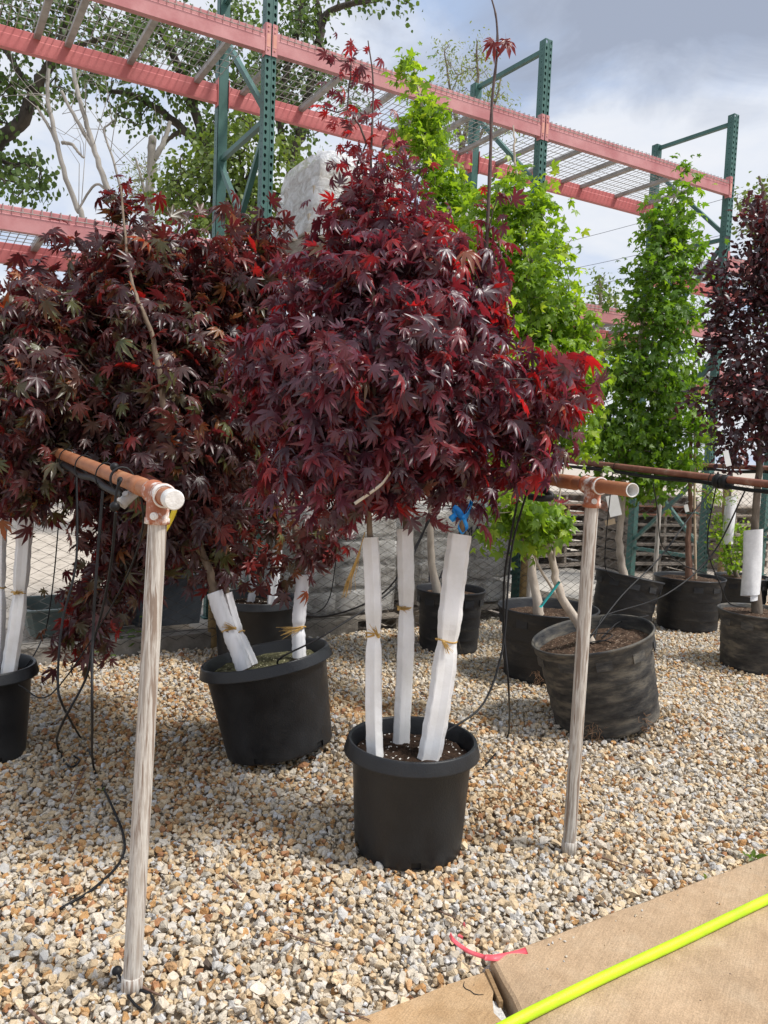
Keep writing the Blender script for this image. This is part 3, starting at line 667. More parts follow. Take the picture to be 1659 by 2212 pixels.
# ------------------------------------------------------------------ kerb, fence
def fence():
    fp = 4.83
    mb = MB(); mb.box(RK(.3, fp+.10, .015), (RA, RN, ZUP), (5.0, .14, .15)); k = mb.build('concrete_kerb', m_kerb, kind='structure')
    mb = MB(); mb.box(RK(6.1, fp+1.25, -.02), (RA, RN, ZUP), (1.5, 1.9, .09)); mb.build('concrete_pad', m_kerb2, kind='structure')
    t = thing('chain_link_fence', 'rusty waist-high chain-link fence between the gravel and the storage yard', 'fence', RK(4, fp, 0))
    mb = MB(); s0, s1, zt = -1.2, 9.6, 1.17; cell = .058; half = cell/2
    def zg(s): return .035 + (0.04 if s < 2.8 else 0.0)
    nw = int((s1-s0)/cell)
    rs = np.random.default_rng(2)
    for i in range(nw):
        s = s0+i*cell; z = zg(s)-.01; pts = []; k = 0
        while z < zt:
            pts.append(RK(s+(half*1.04 if (k+i) % 2 else -half*1.04)+.004*math.sin(z*5+s), fp+(.0025 if k % 2 else -.0025)+.012*math.sin(s*1.7)+.008*math.sin(z*3+s*2), z)); z += half*1.05; k += 1
        mb.tube(pts, .0029, 3, cap=False, sm=False)
    part(t, mb, 'wire_mesh', m_chain, kind='stuff')
    for z in (zt+.01,):
        mb = MB(); mb.tube([RK(s, fp+.014, z) for s in np.linspace(s0, s1, 12)], .017, 8); part(t, mb, 'top_rail', m_chain)
    mb = MB(); mb.tube([RK(s, fp-.006, zg(s)+.05) for s in np.linspace(s0, s1, 60)], .0022, 4); part(t, mb, 'tension_wire', m_chain)
    for s in (-.75, 1.7, 4.42, 7.1, 9.5):
        mb = MB(); mb.tube([RK(s, fp+.055, -.05), RK(s, fp+.055, zt+.05), RK(s, fp+.055, zt+.065)], [.033, .033, .02], 14); part(t, mb, 'post', m_fpost)
        for z in (.35, .75, 1.1):
            mb = MB(); mb.tube([RK(s+.036*math.cos(a), fp+.055+.036*math.sin(a), z+.01*math.sin(a)) for a in np.linspace(-2.8, .3, 8)]+[RK(s, fp-.004, z)], .0022, 4); part(t, mb, 'tie_wire', m_chain)
m_kerb2 = mat('pale_pad_concrete', (.36, .33, .29), (.48, .45, .40), 5, .9, .3, 80)
fence()

# ------------------------------------------------------------------ nursery pots
def tilt_at(base, ax, ay):     # base centre, lean to the right (+) by ax, lean away by ay
    return Matrix.Translation(Vector(base)) @ Matrix.Rotation(math.radians(ax), 4, 'Y') @ Matrix.Rotation(math.radians(-ay), 4, 'X')
def pot(label, base, r, rb, h, style, m, soil, fill, tilt=(0, 0), rim=.045, seed=0, rot=0., group=None):
    t = thing('nursery_pot', label, 'pot', base, group); t.matrix_basis = tilt_at(base, *tilt) @ Matrix.Rotation(rot, 4, 'Z')
    rs = random.Random(seed); n = 72
    if style == 'new':         # smooth wall, thick rolled rim, square drain notches
        w1 = r-.024
        prof = [(rb-.012, 0), (rb, .006), (rb+.001, .010), (rb+.0025, .034), (rb+.003, .040), (w1-.004, h-rim-.006), (w1-.001, h-rim-.002), (w1, h-rim), (r-.0025, h-rim-.001), (r-.0005, h-rim), (r, h-rim+.003), (r-.0005, h-rim+.006), (r-.0105, h-.005), (r-.0115, h-.0015), (r-.0135, h), (r-.020, h), (r-.0225, h-.002), (r-.024, h-.006), (r-.030, h-.03), (rb*.55+w1*.42, h*fill-.05)]
        notch = set()
        for k in range(5):
            j = int((k+.35)/5*n); notch |= {j, j+1}
        mb = MB(); mb.lathe(prof, n, None, lambda i, j: i == 2 and j in notch)
        bo = mb.build('body', m, t)
        mb = MB(); mb.lathe([(rb-.006, .008), (rb-.004, .05)], n); mb.add([((rb-.006)*math.cos(2*math.pi*j/24), (rb-.006)*math.sin(2*math.pi*j/24), .009) for j in range(24)], [tuple(range(24))]); mb.build('inner_base', m_pothole, t)
    else:                      # thin blow-moulded tub with bands and a thin rolled lip
        def wob(i, a, z): return 1+.010*math.sin(2*a+seed)*(z/h)+.006*math.sin(3*a+seed*2)*(z/h)
        bands = []; nb = 4
        prof = [(rb-.015, 0), (rb-.002, .008), (rb, .02)]
        for k in range(nb):
            z0 = .02+(h*.78-.02)*k/nb; z1 = .02+(h*.78-.02)*(k+1)/nb; ra = rb+(r-.02-rb)*z0/h; rc = rb+(r-.02-rb)*z1/h
            prof += [(rc-.004, z1-.012), (rc-.0005, z1-.006), (rc+.002, z1)]
        prof += [(r-.016, h*.80), (r-.012, h-.055), (r-.006, h-.045), (r-.006, h-.018), (r, h-.014), (r+.003, h-.006), (r, h), (r-.006, h-.001), (r-.009, h-.012), (r-.020, h-.06), (rb*.5+r*.45, h*fill-.06)]
        mb = MB(); mb.lathe(prof, n, wob); bo = mb.build('body', m, t)
        for k in range(10):    # grip lugs under the lip
            a = 2*math.pi*k/10+.2; c = np.array([math.cos(a), math.sin(a), 0]); tt = np.array([-c[1], c[0], 0])
            mb = MB(); mb.box(c*(r-.0135)+ZUP*(h-.075), (c, tt, ZUP), (.006, .075, .045)); mb.build('lug', m, t)
    # soil: lumpy disc
    rsol = (r-.036 if style == 'new' else r-.024)*(.93+.06*fill); mb = MB(); rings = 12; vs_ = [(0, 0, h*fill+.012)]; ns = 40
    for i in range(1, rings+1):
        for j in range(ns):
            a = 2*math.pi*j/ns; q = i/rings; vs_.append((rsol*q*math.cos(a), rsol*q*math.sin(a), h*fill+.012*(1-q)+rs.gauss(0, .0035)))
    fs_ = [(0, 1+j, 1+(j+1) % ns) for j in range(ns)]+[(1+(i-1)*ns+j, 1+i*ns+j, 1+i*ns+(j+1) % ns, 1+(i-1)*ns+(j+1) % ns) for i in range(1, rings) for j in range(ns)]
    mb.add(vs_, fs_, True); mb.build('soil', soil, t)
    return t
def base_from(u, v, rb, z=0.):
    g = G(u, v, z); d = g[:2]/np.linalg.norm(g[:2]); return (g[0]+d[0]*rb, g[1]+d[1]*rb, z)
bA = base_from(878, 1884, .172, .0); potA = pot('smooth black nursery pot with three white trunk guards rising from it', bA, .226, .178, .37, 'new', m_potnew, m_soil, .86, (0, 0), seed=1, rot=.55)
bB = base_from(604, 1668, .22, .012); potB = pot('big black nursery pot tipped on the gravel in front of the chain-link fence', (bB[0], bB[1], .035), .285, .226, .405, 'new', m_potnew, m_soil3, .88, (-11.5, 2), seed=2, rot=.2)
bC = base_from(548, 1446, .22); potC = pot('shaded black nursery pot standing right behind the tipped one', bC, .275, .22, .40, 'new', m_potnew, m_soil, .86, (0, 0), seed=3)
bD = base_from(-10, 1662, .15); potD = pot('narrow black nursery pot with long guards at the brown pipe end of the fence', (bD[0]-.04, bD[1], 0), .20, .15, .385, 'new', m_potnew, m_soil, .86, (0, 0), seed=4)
bE = base_from(1308, 1603, .255, .01); potE = pot('scuffed grey-black tub leaning beside the worn right post', (bE[0], bE[1], .045), .298, .255, .44, 'old', m_potold, m_soil2, .86, (-14, -2), seed=5)
bF = base_from(1175, 1485, .255); potF = pot('upright black tub holding the pale straight trunk', bF, .305, .25, .43, 'old', m_potold2, m_soil2, .86, (0, 0), seed=6)
bG = base_from(967, 1417, .20); potG = pot('black tub tucked behind the white guards near the fence post', bG, .236, .20, .42, 'old', m_potold2, m_soil2, .88, (0, 0), seed=7)
bH = base_from(1335, 1372, .22); potH = pot('black tub tipped towards its straight neighbour with a dark stained lip', (bH[0], bH[1], .02), .265, .225, .42, 'old', m_potold2, m_soil2, .86, (10, 4), seed=8)
bI = base_from(1482, 1366, .23); potI = pot('deep black tub with the brown staked trunk', bI, .275, .235, .42, 'old', m_potold2, m_soil2, .93, (0, 0), seed=9)
bJ = base_from(1632, 1460, .23); potJ = pot('dusty grey tub with the cloth-wrapped plum trunk', bJ, .262, .225, .385, 'old', m_potold, m_soil2, .93, (0, 0), seed=10)
bK = base_from(1597, 1340, .18); potK = pot('small dark tub with a leafy shrub behind the plum', bK, .235, .19, .37, 'old', m_potold2, m_soil2, .93, (0, 0), seed=11)
bL = base_from(1715, 1355, .2); potL = pot('plain black tub beyond the dusty plum tub', bL, .25, .2, .36, 'old', m_potold2, m_soil2, .9, (0, 0), seed=12)
def in_pot(t, x, y, z):
    return np.array((parent_world(t) @ Vector((x, y, z)))[:])

# ------------------------------------------------------------------ leaves
def maple_leaf(angs, lens, sin_r, wid, seed, serr=0.):
    rs = np.random.default_rng(seed); c = [(0, 0)]; v = [(0., 0.)]; tris = []
    n = len(angs); fold = rs.uniform(.03, .10); curl = rs.uniform(.0, .55); side = rs.uniform(-.25, .25)
    pol = lambda r, a: (r*math.sin(a), r*math.cos(a))
    angs = [math.radians(a)+rs.normal(0, .05) for a in angs]; lens = [l*rs.uniform(.9, 1.08) for l in lens]
    sin_ = []
    for i in range(n+1):
        if i == 0: a = angs[0]-.35; r = .10
        elif i == n: a = angs[-1]+.35; r = .10
        else: a = (angs[i-1]+angs[i])/2; r = sin_r*min(lens[i-1], lens[i])
        sin_.append(len(v)); v.append(pol(r, a))
    z = {0: 0.}
    for i in sin_: z[i] = fold*.6
    for k in range(n):
        a, l = angs[k], lens[k]
        m = len(v); v.append(pol(l*.58, a)); z[m] = -fold
        t = len(v); v.append(pol(l, a+rs.normal(0, .04))); z[t] = -.02-max(0., rs.normal(.05, .16))*l
        h = wid*l; sx, sy = math.cos(a), -math.sin(a)
        q = pol(l*.62, a); lft = len(v); v.append((q[0]-sx*h, q[1]-sy*h)); z[lft] = fold*.6
        rgt = len(v); v.append((q[0]+sx*h, q[1]+sy*h)); z[rgt] = fold*.6
        vl, vr = sin_[k], sin_[k+1]
        tris += [(0, vl, m), (vl, lft, m), (lft, t, m), (0, m, vr), (m, rgt, vr), (m, t, rgt)]
    V = np.array([(x, y, z[i]) for i, (x, y) in enumerate(v)])
    rr = V[:, 0]**2+V[:, 1]**2; V[:, 2] -= curl*rr+side*V[:, 0]*V[:, 1]+(.35*V[:, 0]**2 if seed % 4 == 3 else 0); V[:, 0] *= rs.uniform(.8, 1.05)
    # petiole
    b = len(V); V = np.vstack([V, [(-.012, 0, 0), (.012, 0, 0), (0, -.55, .10)]]); tris.append((b, b+2, b+1))
    return V, np.array(tris)
def oval_leaf(seed, w=.3):
    rs = np.random.default_rng(seed); cu = rs.uniform(.1, .4); f = rs.uniform(.03, .12)
    V = [(0, 0, 0), (-w*.75, .28, f), (0, .35, 0), (w*.75, .28, f), (-w*.8, .62, f), (0, .65, 0), (w*.8, .62, f), (0, 1, 0), (0, -.2, .05), (.02, 0, 0)]
    V = np.array(V); V[:, 2] -= cu*V[:, 1]**2
    T = [(0, 1, 2), (0, 2, 3), (1, 4, 2), (4, 5, 2), (2, 5, 6), (2, 6, 3), (4, 7, 5), (5, 7, 6), (8, 0, 9)]
    return V, np.array(T)
M7 = [maple_leaf((-108, -68, -34, 0, 34, 68, 108), (.45, .78, .96, 1., .96, .78, .45), .36, .135, k) for k in range(16)]
M5 = [maple_leaf((-100, -50, 0, 50, 100), (.5, .88, 1., .88, .5), .62, .22, 40+k) for k in range(12)]
OV = [oval_leaf(k) for k in range(6)]
PO = [oval_leaf(20+k, .5) for k in range(5)]
NA = [oval_leaf(30+k, .13) for k in range(4)]

def frames(dirs, norms):
    y = dirs/np.linalg.norm(dirs, axis=1)[:, None]; z = norms-y*np.sum(norms*y, 1)[:, None]; z /= np.linalg.norm(z, axis=1)[:, None]+1e-9
    x = np.cross(y, z); return np.stack([x, y, z], 2)      # columns
def leaf_mesh(name, pos, R, size, var, shapes, col, m):
    vs_, ts_, cs_ = [], [], []; base = 0
    for k, (V, T) in enumerate(shapes):
        i = np.where(var == k)[0]
        if not len(i): continue
        W_ = pos[i][:, None, :]+np.einsum('nij,vj->nvi', R[i], V)*size[i][:, None, None]
        vs_.append(W_.reshape(-1, 3)); nv = len(V)
        ts_.append((T[None]+(base+np.arange(len(i))*nv)[:, None, None]).reshape(-1, 3)); cs_.append(np.repeat(col[i], nv, 0)); base += nv*len(i)
    v = np.concatenate(vs_).astype(np.float32); t = np.concatenate(ts_).astype(np.int32); c = np.concatenate(cs_)
    me = bpy.data.meshes.new(name); me.vertices.add(len(v)); me.vertices.foreach_set('co', v.ravel())
    me.loops.add(len(t)*3); me.loops.foreach_set('vertex_index', t.ravel()); me.polygons.add(len(t)); me.polygons.foreach_set('loop_start', np.arange(0, len(t)*3, 3, dtype=np.int32))
    me.polygons.foreach_set('use_smooth', np.ones(len(t), dtype=bool))
    a = me.attributes.new('col', 'FLOAT_COLOR', 'POINT'); a.data.foreach_set('color', np.concatenate([c, np.ones((len(c), 1))], 1).astype(np.float32).ravel())
    me.materials.append(m); me.update(); me.validate(); return me

def pick_visible(pos, size, want=300, cell=9.):
    q = pos-CO; z = q @ _f; u = 829.5+FOC*(q @ CR)/z; v = 1106-FOC*(q @ CU)/z
    inside = (u > 5) & (u < 1654) & (v > 5) & (v < 2207)
    key = np.floor(u/cell).astype(int)*10000+np.floor(v/cell).astype(int); order = np.lexsort((z, key)); first = np.ones(len(order), bool); first[1:] = key[order][1:] != key[order][:-1]
    idx = order[first]; idx = idx[inside[idx]]; ap = size[idx]/z[idx]
    return idx[np.argsort(-ap)][:want]

def grow(stem_paths, clusters, r_tip, r_gain, rs, rmax=.02):
    """branches: tie each leaf cluster to the nearest node of the growing skeleton, radii from the load carried"""
    nodes = []; par = []; stem = []
    for path in stem_paths:
        for p in path: nodes.append(np.asarray(p)); par.append(-1); stem.append(True)
    roots = len(nodes); arr = np.array(nodes); dist = np.array([np.min(np.linalg.norm(arr-c, axis=1)) for c in clusters])
    for i in np.argsort(dist):
        c = clusters[i]; A_ = np.array(nodes); d = np.linalg.norm(A_-c, axis=1)
        pen = np.where(A_[:, 2] > c[2]+.02, .35*(A_[:, 2]-c[2]), 0)+np.where(np.array(stem), .0, .03)
        j = int(np.argmin(d+pen)); nodes.append(c); par.append(j); stem.append(False)
    load = np.ones(len(nodes))
    for i in range(len(nodes)-1, roots-1, -1):
        if par[i] >= roots: load[par[i]] += load[i]
    mb = MB()
    for i in range(roots, len(nodes)):
        a, b = nodes[par[i]], nodes[i]; l = np.linalg.norm(b-a); ra = min(rmax, r_tip+r_gain*math.sqrt(load[i])); mid = (a+b)/2+rs.normal(0, .07, 3)*l-np.array([0, 0, .06*l])
        mb.tube([a, mid, b], [ra, ra*.85, ra*.65], 5, cap=False)
    return mb, np.array(nodes), np.array(par)

def blob_points(blobs, n, rs):
    w = np.array([b[3]*b[4]*(b[6] if len(b) > 6 else 1) for b in blobs], float); w /= w.sum(); pick = rs.choice(len(blobs), n, p=w); out = []
    for k in pick:
        u, v, d, ru, rv, rd = blobs[k][:6]
        x = rs.normal(size=3); x /= np.linalg.norm(x); x *= rs.random()**.42
        out.append(P(u+x[0]*ru, v+x[1]*rv, d+x[2]*rd))
    return np.array(out)

def make_tree(name, label, base, stems, blobs, ncl, per, spread, leaf, shapes, m, palette, seed, bark, twig, droop=.7, up=.6, cat='tree', group=None, singles=300, tip=.0016, gain=.0011, extra=None, stem_name='stem', sizes=(.55, 1.22), tint=None, rmax=.012, along=True):
    rs = np.random.default_rng(seed); t = thing(name, label, cat, base, group)
    paths = []
    for pts, r0, r1 in stems:
        sp = smooth_path(pts, 6); paths.append(sp); n = len(sp); L = np.linspace(0, 1, n)
        mb = MB(); sp2 = [p+rs.normal(0, r0*.10, 3) for p in sp]; mb.tube(sp2, [(r0+(r1-r0)*k)*(1+.25*max(0, 1-k*12)) for k in L], 10); part(t, mb, stem_name, bark)
    cl = blob_points(blobs, ncl, rs)
    if extra is not None: cl = np.vstack([cl, extra])
    mb, nodes, par = grow([p[len(p)//4:] for p in paths], cl, tip, gain, rs, rmax); part(t, mb, 'branches', twig, kind='stuff')
    cen = cl.mean(0); n = ncl*per
    ci = np.repeat(np.arange(len(cl)), per); n = len(ci)
    # leaves sit along the last branchlet and round its tip
    roots = len(nodes)-len(cl); order = {tuple(np.round(nodes[roots+i], 6)): par[roots+i] for i in range(len(cl))}
    pa = np.array([nodes[order[tuple(np.round(c, 6))]] for c in cl])
    tt = rs.random(n)**.6; seg = pa[ci]-cl[ci]; ln = np.linalg.norm(seg, axis=1)[:, None]; seg = seg*np.minimum(1, .22/(ln+1e-6))
    pos = cl[ci]+seg*(1-tt)[:, None]*(1. if along else 0)+rs.normal(0, spread, (n, 3))
    outw = pos-cen; outw[:, 2] *= .4; outw /= np.linalg.norm(outw, axis=1)[:, None]+1e-6
    dirs = outw*.7+rs.normal(0, .55, (n, 3))+np.array([0, 0, -droop]); norms = outw*.5+np.array([0, 0, up])+rs.normal(0, .55, (n, 3))
    R = frames(dirs, norms); size = leaf*rs.uniform(sizes[0], sizes[1], n)*(np.clip((1106-FOC*((pos-CO) @ CU)/((pos-CO) @ _f)-60)/480, .58, 1.) if tint is red_top else 1.); var = rs.integers(0, len(shapes), n)
    pal = np.array([c for c, w in palette]); pw = np.array([w for c, w in palette], float); pi = rs.choice(len(pal), n, p=pw/pw.sum())
    if tint is not None: pi = tint(pos, pi, rs)
    col = pal[pi]*rs.uniform(.8, 1.25, (n, 1))
    big = pick_visible(pos, size, singles) if singles else np.array([], int)
    rest = np.ones(n, bool); rest[big] = False
    me = leaf_mesh('crown', pos[rest], R[rest], size[rest], var[rest], shapes, col[rest], m); c = link('crown', me, None, kind='stuff'); under(t, c)
    if len(big):
        cache = {}; inv = parent_world(t).inverted()
        for i in big:
            key = (int(var[i]), int(pi[i]))
            if key not in cache:
                cache[key] = leaf_mesh('leaf', np.zeros((1, 3)), np.eye(3)[None], np.ones(1), np.zeros(1, int), [shapes[key[0]]], pal[key[1]][None], m)
            o = bpy.data.objects.new('leaf', cache[key]); COL.objects.link(o); o.parent = t
            mw = np.eye(4); mw[:3, :3] = R[i]*size[i]; mw[:3, 3] = pos[i]; o.matrix_basis = inv @ Matrix(mw.tolist())
    return t

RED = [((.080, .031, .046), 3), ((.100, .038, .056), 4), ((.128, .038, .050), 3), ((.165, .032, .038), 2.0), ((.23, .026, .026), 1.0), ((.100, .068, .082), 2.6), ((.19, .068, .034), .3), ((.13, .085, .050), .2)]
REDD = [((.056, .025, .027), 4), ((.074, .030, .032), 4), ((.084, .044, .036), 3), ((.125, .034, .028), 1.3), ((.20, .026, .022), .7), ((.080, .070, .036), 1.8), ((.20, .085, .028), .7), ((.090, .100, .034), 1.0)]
GRN = [((.14, .235, .026), 3), ((.175, .285, .032), 3), ((.23, .35, .04), 2), ((.10, .18, .024), 1.5), ((.29, .38, .05), .9)]
GRD = [((.085, .17, .024), 3), ((.11, .21, .028), 3), ((.16, .27, .03), 1.8), ((.065, .13, .02), 1.6)]
PLM = [((.048, .020, .026), 3), ((.062, .027, .032), 3), ((.085, .026, .030), 1.5), ((.14, .03, .03), .6), ((.055, .040, .046), 2.4)]
def red_top(pos, pi, rs):      # young bright shoots sit at the outside and the top of the crown
    q = pos-CO; z = q @ _f; v = 1106-FOC*(q @ CU)/z; u = 829.5+FOC*(q @ CR)/z
    k = (rs.random(len(pi)) < np.clip((520-v)/700, 0, .35)+np.clip((u-1040)/700, 0, .22)); pi = pi.copy(); pi[k] = rs.choice([3, 4, 4], k.sum()); return pi

m_twigb = mat('brown_twig', (.13, .085, .06), (.24, .17, .12), 30, .6)
# front maple: three stems in the smooth pot
hs = .37*.86
dA = depth(in_pot(potA, 0, 0, hs))
stA = [([G(814, 1640, hs), (G(814, 1640, hs)+P(799, 1161, dA-.04))/2, P(799, 1161, dA-.04), P(795, 960, dA-.22), P(815, 760, dA-.28), P(800, 560, dA-.1), P(800, 440, dA)], .0125, .005),
       ([G(870, 1606, hs), (G(870, 1606, hs)+P(877, 1143, dA+.09))/2, P(877, 1143, dA+.09), P(860, 950, dA+.15), P(840, 740, dA+.2), P(880, 520, dA+.2), P(900, 420, dA+.2)], .0125, .004),
       ([G(927, 1640, hs), (G(927, 1640, hs)+P(997, 1155, dA-.02))/2, P(997, 1155, dA-.02), P(1005, 980, dA-.15), P(1020, 780, dA-.1), P(1050, 560, dA)], .012, .006)]
blA = [(775, 190, dA+.05, 50, 90, .06, .2), (800, 340, dA+.05, 60, 60, .12, .6), (825, 400, dA+.05, 85, 70, .18, .9), (850, 490, dA+.05, 155, 85, .25, 1), (820, 620, dA+.05, 235, 135, .38, 1.1), (1000, 640, dA+.05, 75, 110, .25, .9), (750, 780, dA, 230, 140, .42, 1.1), (915, 760, dA, 180, 190, .40, 1.1),
       (760, 940, dA-.05, 215, 130, .36, .8), (950, 930, dA-.05, 165, 130, .34, .75), (1120, 850, dA-.1, 130, 85, .22, .6), (1205, 880, dA-.1, 75, 85, .14, .55), (1130, 965, dA-.1, 125, 50, .2, .7), (740, 1065, dA-.05, 150, 60, .25, .6), (930, 1055, dA-.05, 120, 35, .2, .5), (600, 800, dA+.05, 90, 110, .25, .8), (600, 980, dA+.05, 70, 80, .2, .7)]
exA = np.array([P(1072, 112, dA+.02), P(1096, 100, dA), P(690, 230, dA), P(720, 120, dA+.02), P(1060, 480, dA+.02), P(1075, 430, dA), P(1250, 860, dA-.15)])
treeA = make_tree('red_maple', 'purple-red palmate maple with three guarded stems in the smooth upright pot', in_pot(potA, 0, 0, hs), stA, blA, 620, 11, .045, .061, M7, m_maple, RED, 21, m_bark_m, m_twig, cat='maple tree', tint=red_top, extra=exA[2:], group=None)

# two lone leaves far up the tall shoot, and the young tips
def lone_leaves(t, items, shapes, m, col):
    for (p, dr, nr, sz, k) in items:
        me = leaf_mesh('leaf', np.array([p]), frames(np.array([dr], float), np.array([nr], float)), np.array([sz]), np.zeros(1, int), [shapes[k]], np.array([col]), m); under(t, link('leaf', me))
mb = MB(); sp_ = smooth_path([P(1050, 560, dA), P(1059, 350, dA+.02), P(1063, 220, dA+.02), P(1074, 110, dA+.02), P(1072, 40, dA+.02), P(1060, -10, dA+.02)], 6); mb.tube(sp_, [(.0062-.0036*k/(len(sp_)-1))*(1.25 if k % 5 == 0 else 1) for k in range(len(sp_))], 8); part(treeA, mb, 'shoot', m_twig)
mb = MB(); sp_ = smooth_path([P(800, 440, dA), P(802, 330, dA+.04), P(806, 180, dA+.05), P(795, 88, dA+.04)], 6); mb.tube(sp_, [.005-.003*k/(len(sp_)-1) for k in range(len(sp_))], 8); part(treeA, mb, 'shoot', m_twig)
lone_leaves(treeA, [(P(1068, 92, dA), (-.5, -.2, -.75), (-.2, -1, .3), .055, 1), (P(1094, 88, dA), (.25, -.2, -.9), (.3, -1, .3), .060, 2), (P(1064, 88, dA), (-.9, -.2, -.05), (.1, -1, .3), .035, 3),
                    (P(1085, 95, dA), (.8, -.2, .25), (.1, -1, .3), .034, 4)], M7, m_maple, (.15, .016, .014))

# tipped-pot maple
dB = depth(in_pot(potB, 0, 0, .35)); hb = .40*.88
stB = [([P(527, 1452, dB-.10), P(495, 1362, dB-.095), P(465, 1278, dB-.09), P(440, 1200, dB-.06), P(392, 1040, dB-.2), P(362, 930, dB-.30), P(345, 820, dB-.34), P(328, 720, dB-.36), P(298, 650, dB-.34), P(275, 560, dB-.25), P(262, 400, dB-.1)], .021, .004),
       ([P(546, 1440, dB-.02), P(518, 1360, dB-.015), P(490, 1282, dB-.01), P(470, 1180, dB+.05), P(440, 1050, dB+.1), P(420, 860, dB+.2), P(430, 650, dB+.2), P(470, 500, dB+.2)], .015, .004),
       ([P(646, 1425, dB+.01), P(649, 1330, dB+.02), P(651, 1241, dB+.03), P(633, 1110, dB+.05), P(625, 950, dB+.1), P(600, 760, dB+.2), P(560, 560, dB+.2), P(560, 450, dB+.2)], .017, .004)]
blB = [(270, 560, dB+.05, 85, 80, .22, .6), (400, 600, dB+.15, 140, 65, .3, .7), (520, 600, dB+.2, 110, 95, .3, .7), (590, 520, dB+.2, 80, 40, .2, .3), (250, 680, dB, 170, 130, .4, 1), (430, 720, dB+.15, 150, 150, .4, 1), (300, 850, dB, 190, 130, .4, 1.1), (480, 900, dB+.1, 130, 160, .35, 1.1),
       (300, 990, dB, 180, 100, .35, 1.1), (430, 1100, dB, 120, 90, .25, .9), (300, 1130, dB, 130, 90, .25, .9), (250, 1230, dB, 80, 70, .2, .9), (180, 1330, dB, 55, 90, .12, .9), (165, 1420, dB, 40, 35, .08, .7), (520, 1200, dB, 90, 50, .15, .7), (690, 1170, dB, 45, 60, .12, .6)]
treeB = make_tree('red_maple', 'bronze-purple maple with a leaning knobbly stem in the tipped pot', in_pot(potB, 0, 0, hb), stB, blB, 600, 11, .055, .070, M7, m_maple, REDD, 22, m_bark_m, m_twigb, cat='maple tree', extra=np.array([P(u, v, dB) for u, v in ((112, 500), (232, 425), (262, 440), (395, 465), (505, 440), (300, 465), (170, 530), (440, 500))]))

# maple at the fence end (narrow pot) and the one in the shaded pot
dD = depth(in_pot(potD, 0, 0, .35)); hd = .385*.86
stD = [([P(-13, 1450, dD+.05), P(-4, 1270, dD+.05), P(4, 1100, dD+.05), P(20, 900, dD), P(60, 700, dD), P(70, 600, dD)], .017, .004), ([P(17, 1470, dD), P(40, 1281, dD), P(62, 1096, dD), P(90, 930, dD), P(140, 750, dD), P(160, 600, dD)], .015, .004)]
blD = [(60, 670, dD, 110, 75, .3, .8), (-30, 800, dD, 130, 140, .35, 1), (80, 830, dD, 130, 140, .35, 1), (60, 970, dD, 130, 90, .3, 1), (40, 600, dD+.2, 80, 35, .2, .3), (90, 1060, dD, 120, 40, .2, .8)]
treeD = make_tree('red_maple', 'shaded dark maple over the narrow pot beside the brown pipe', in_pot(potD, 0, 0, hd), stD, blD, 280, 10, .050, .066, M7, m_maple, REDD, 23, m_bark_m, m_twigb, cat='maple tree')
dC = depth(in_pot(potC, 0, 0, .35)); hc = .40*.86
stC = [([P(588, 1330, dC), P(598, 1188, dC), P(600, 1100, dC), P(580, 850, dC), P(540, 600, dC)], .018, .004), ([P(541, 1322, dC+.06), P(546, 1240, dC+.06), P(520, 1080, dC), P(420, 850, dC), P(360, 600, dC)], .016, .004)]
blC = [(560, 650, dC, 130, 120, .4, 1), (400, 660, dC, 150, 130, .4, 1), (240, 720, dC, 130, 150, .4, .8), (500, 850, dC, 180, 150, .4, 1), (330, 950, dC, 170, 120, .4, 1), (520, 1060, dC, 120, 110, .3, 1), (380, 1160, dC, 130, 90, .3, .9)]
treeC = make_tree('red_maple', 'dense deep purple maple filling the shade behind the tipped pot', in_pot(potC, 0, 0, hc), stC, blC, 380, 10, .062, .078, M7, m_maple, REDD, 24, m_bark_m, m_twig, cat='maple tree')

# green maples
dF = depth(in_pot(potF, 0, 0, .35)); hf = .43*.86
stF = [([in_pot(potF, -.05, -.02, hf-.02), P(1150, 1240, dF), P(1148, 1140, dF), P(1142, 1060, dF), P(1130, 860, dF), P(1145, 650, dF), P(1128, 480, dF), P(1112, 330, dF), P(1110, 270, dF)], .028, .004)]
blF = [(1112, 320, dF, 20, 45, .06, .4), (1115, 420, dF, 65, 70, .2, 1), (1190, 500, dF, 50, 65, .2, 1), (1235, 640, dF, 35, 80, .2, .8), (1270, 800, dF, 35, 80, .2, .9), (1200, 960, dF, 90, 60, .25, .8), (1150, 600, dF, 90, 110, .3, 1), (1175, 740, dF, 95, 110, .3, 1), (1245, 760, dF, 50, 70, .2, .8), (1120, 860, dF, 120, 110, .3, 1), (1250, 870, dF, 45, 90, .2, .9), (1050, 520, dF, 55, 110, .25, .9), (1030, 680, dF, 60, 120, .25, .8)]
make_tree('green_maple', 'bright green columnar maple rising from the upright tub by the worn post', in_pot(potF, 0, 0, hf), stF, blF, 470, 13, .055, .050, M5, m_mapleg, GRN, 25, m_bark_p, m_bark_g, cat='maple tree')
dE = depth(in_pot(potE, 0, 0, .35)); he = .44*.86
stE = [([in_pot(potE, .0, .03, he-.02), P(1215, 1290, dE), P(1190, 1205, dE+.03), P(1150, 1090, dE+.08), P(1125, 1000, dE+.12), P(1110, 800, dE+.3), P(1090, 600, dE+.35)], .024, .005),
       ([P(1205, 1290, dE), P(1160, 1215, dE-.03), P(1140, 1140, dE-.05), P(1095, 1065, dE-.08)], .008, .003), ([P(1195, 1235, dE+.02), P(1200, 1150, dE), P(1213, 1040, dE), P(1222, 990, dE)], .006, .004)]
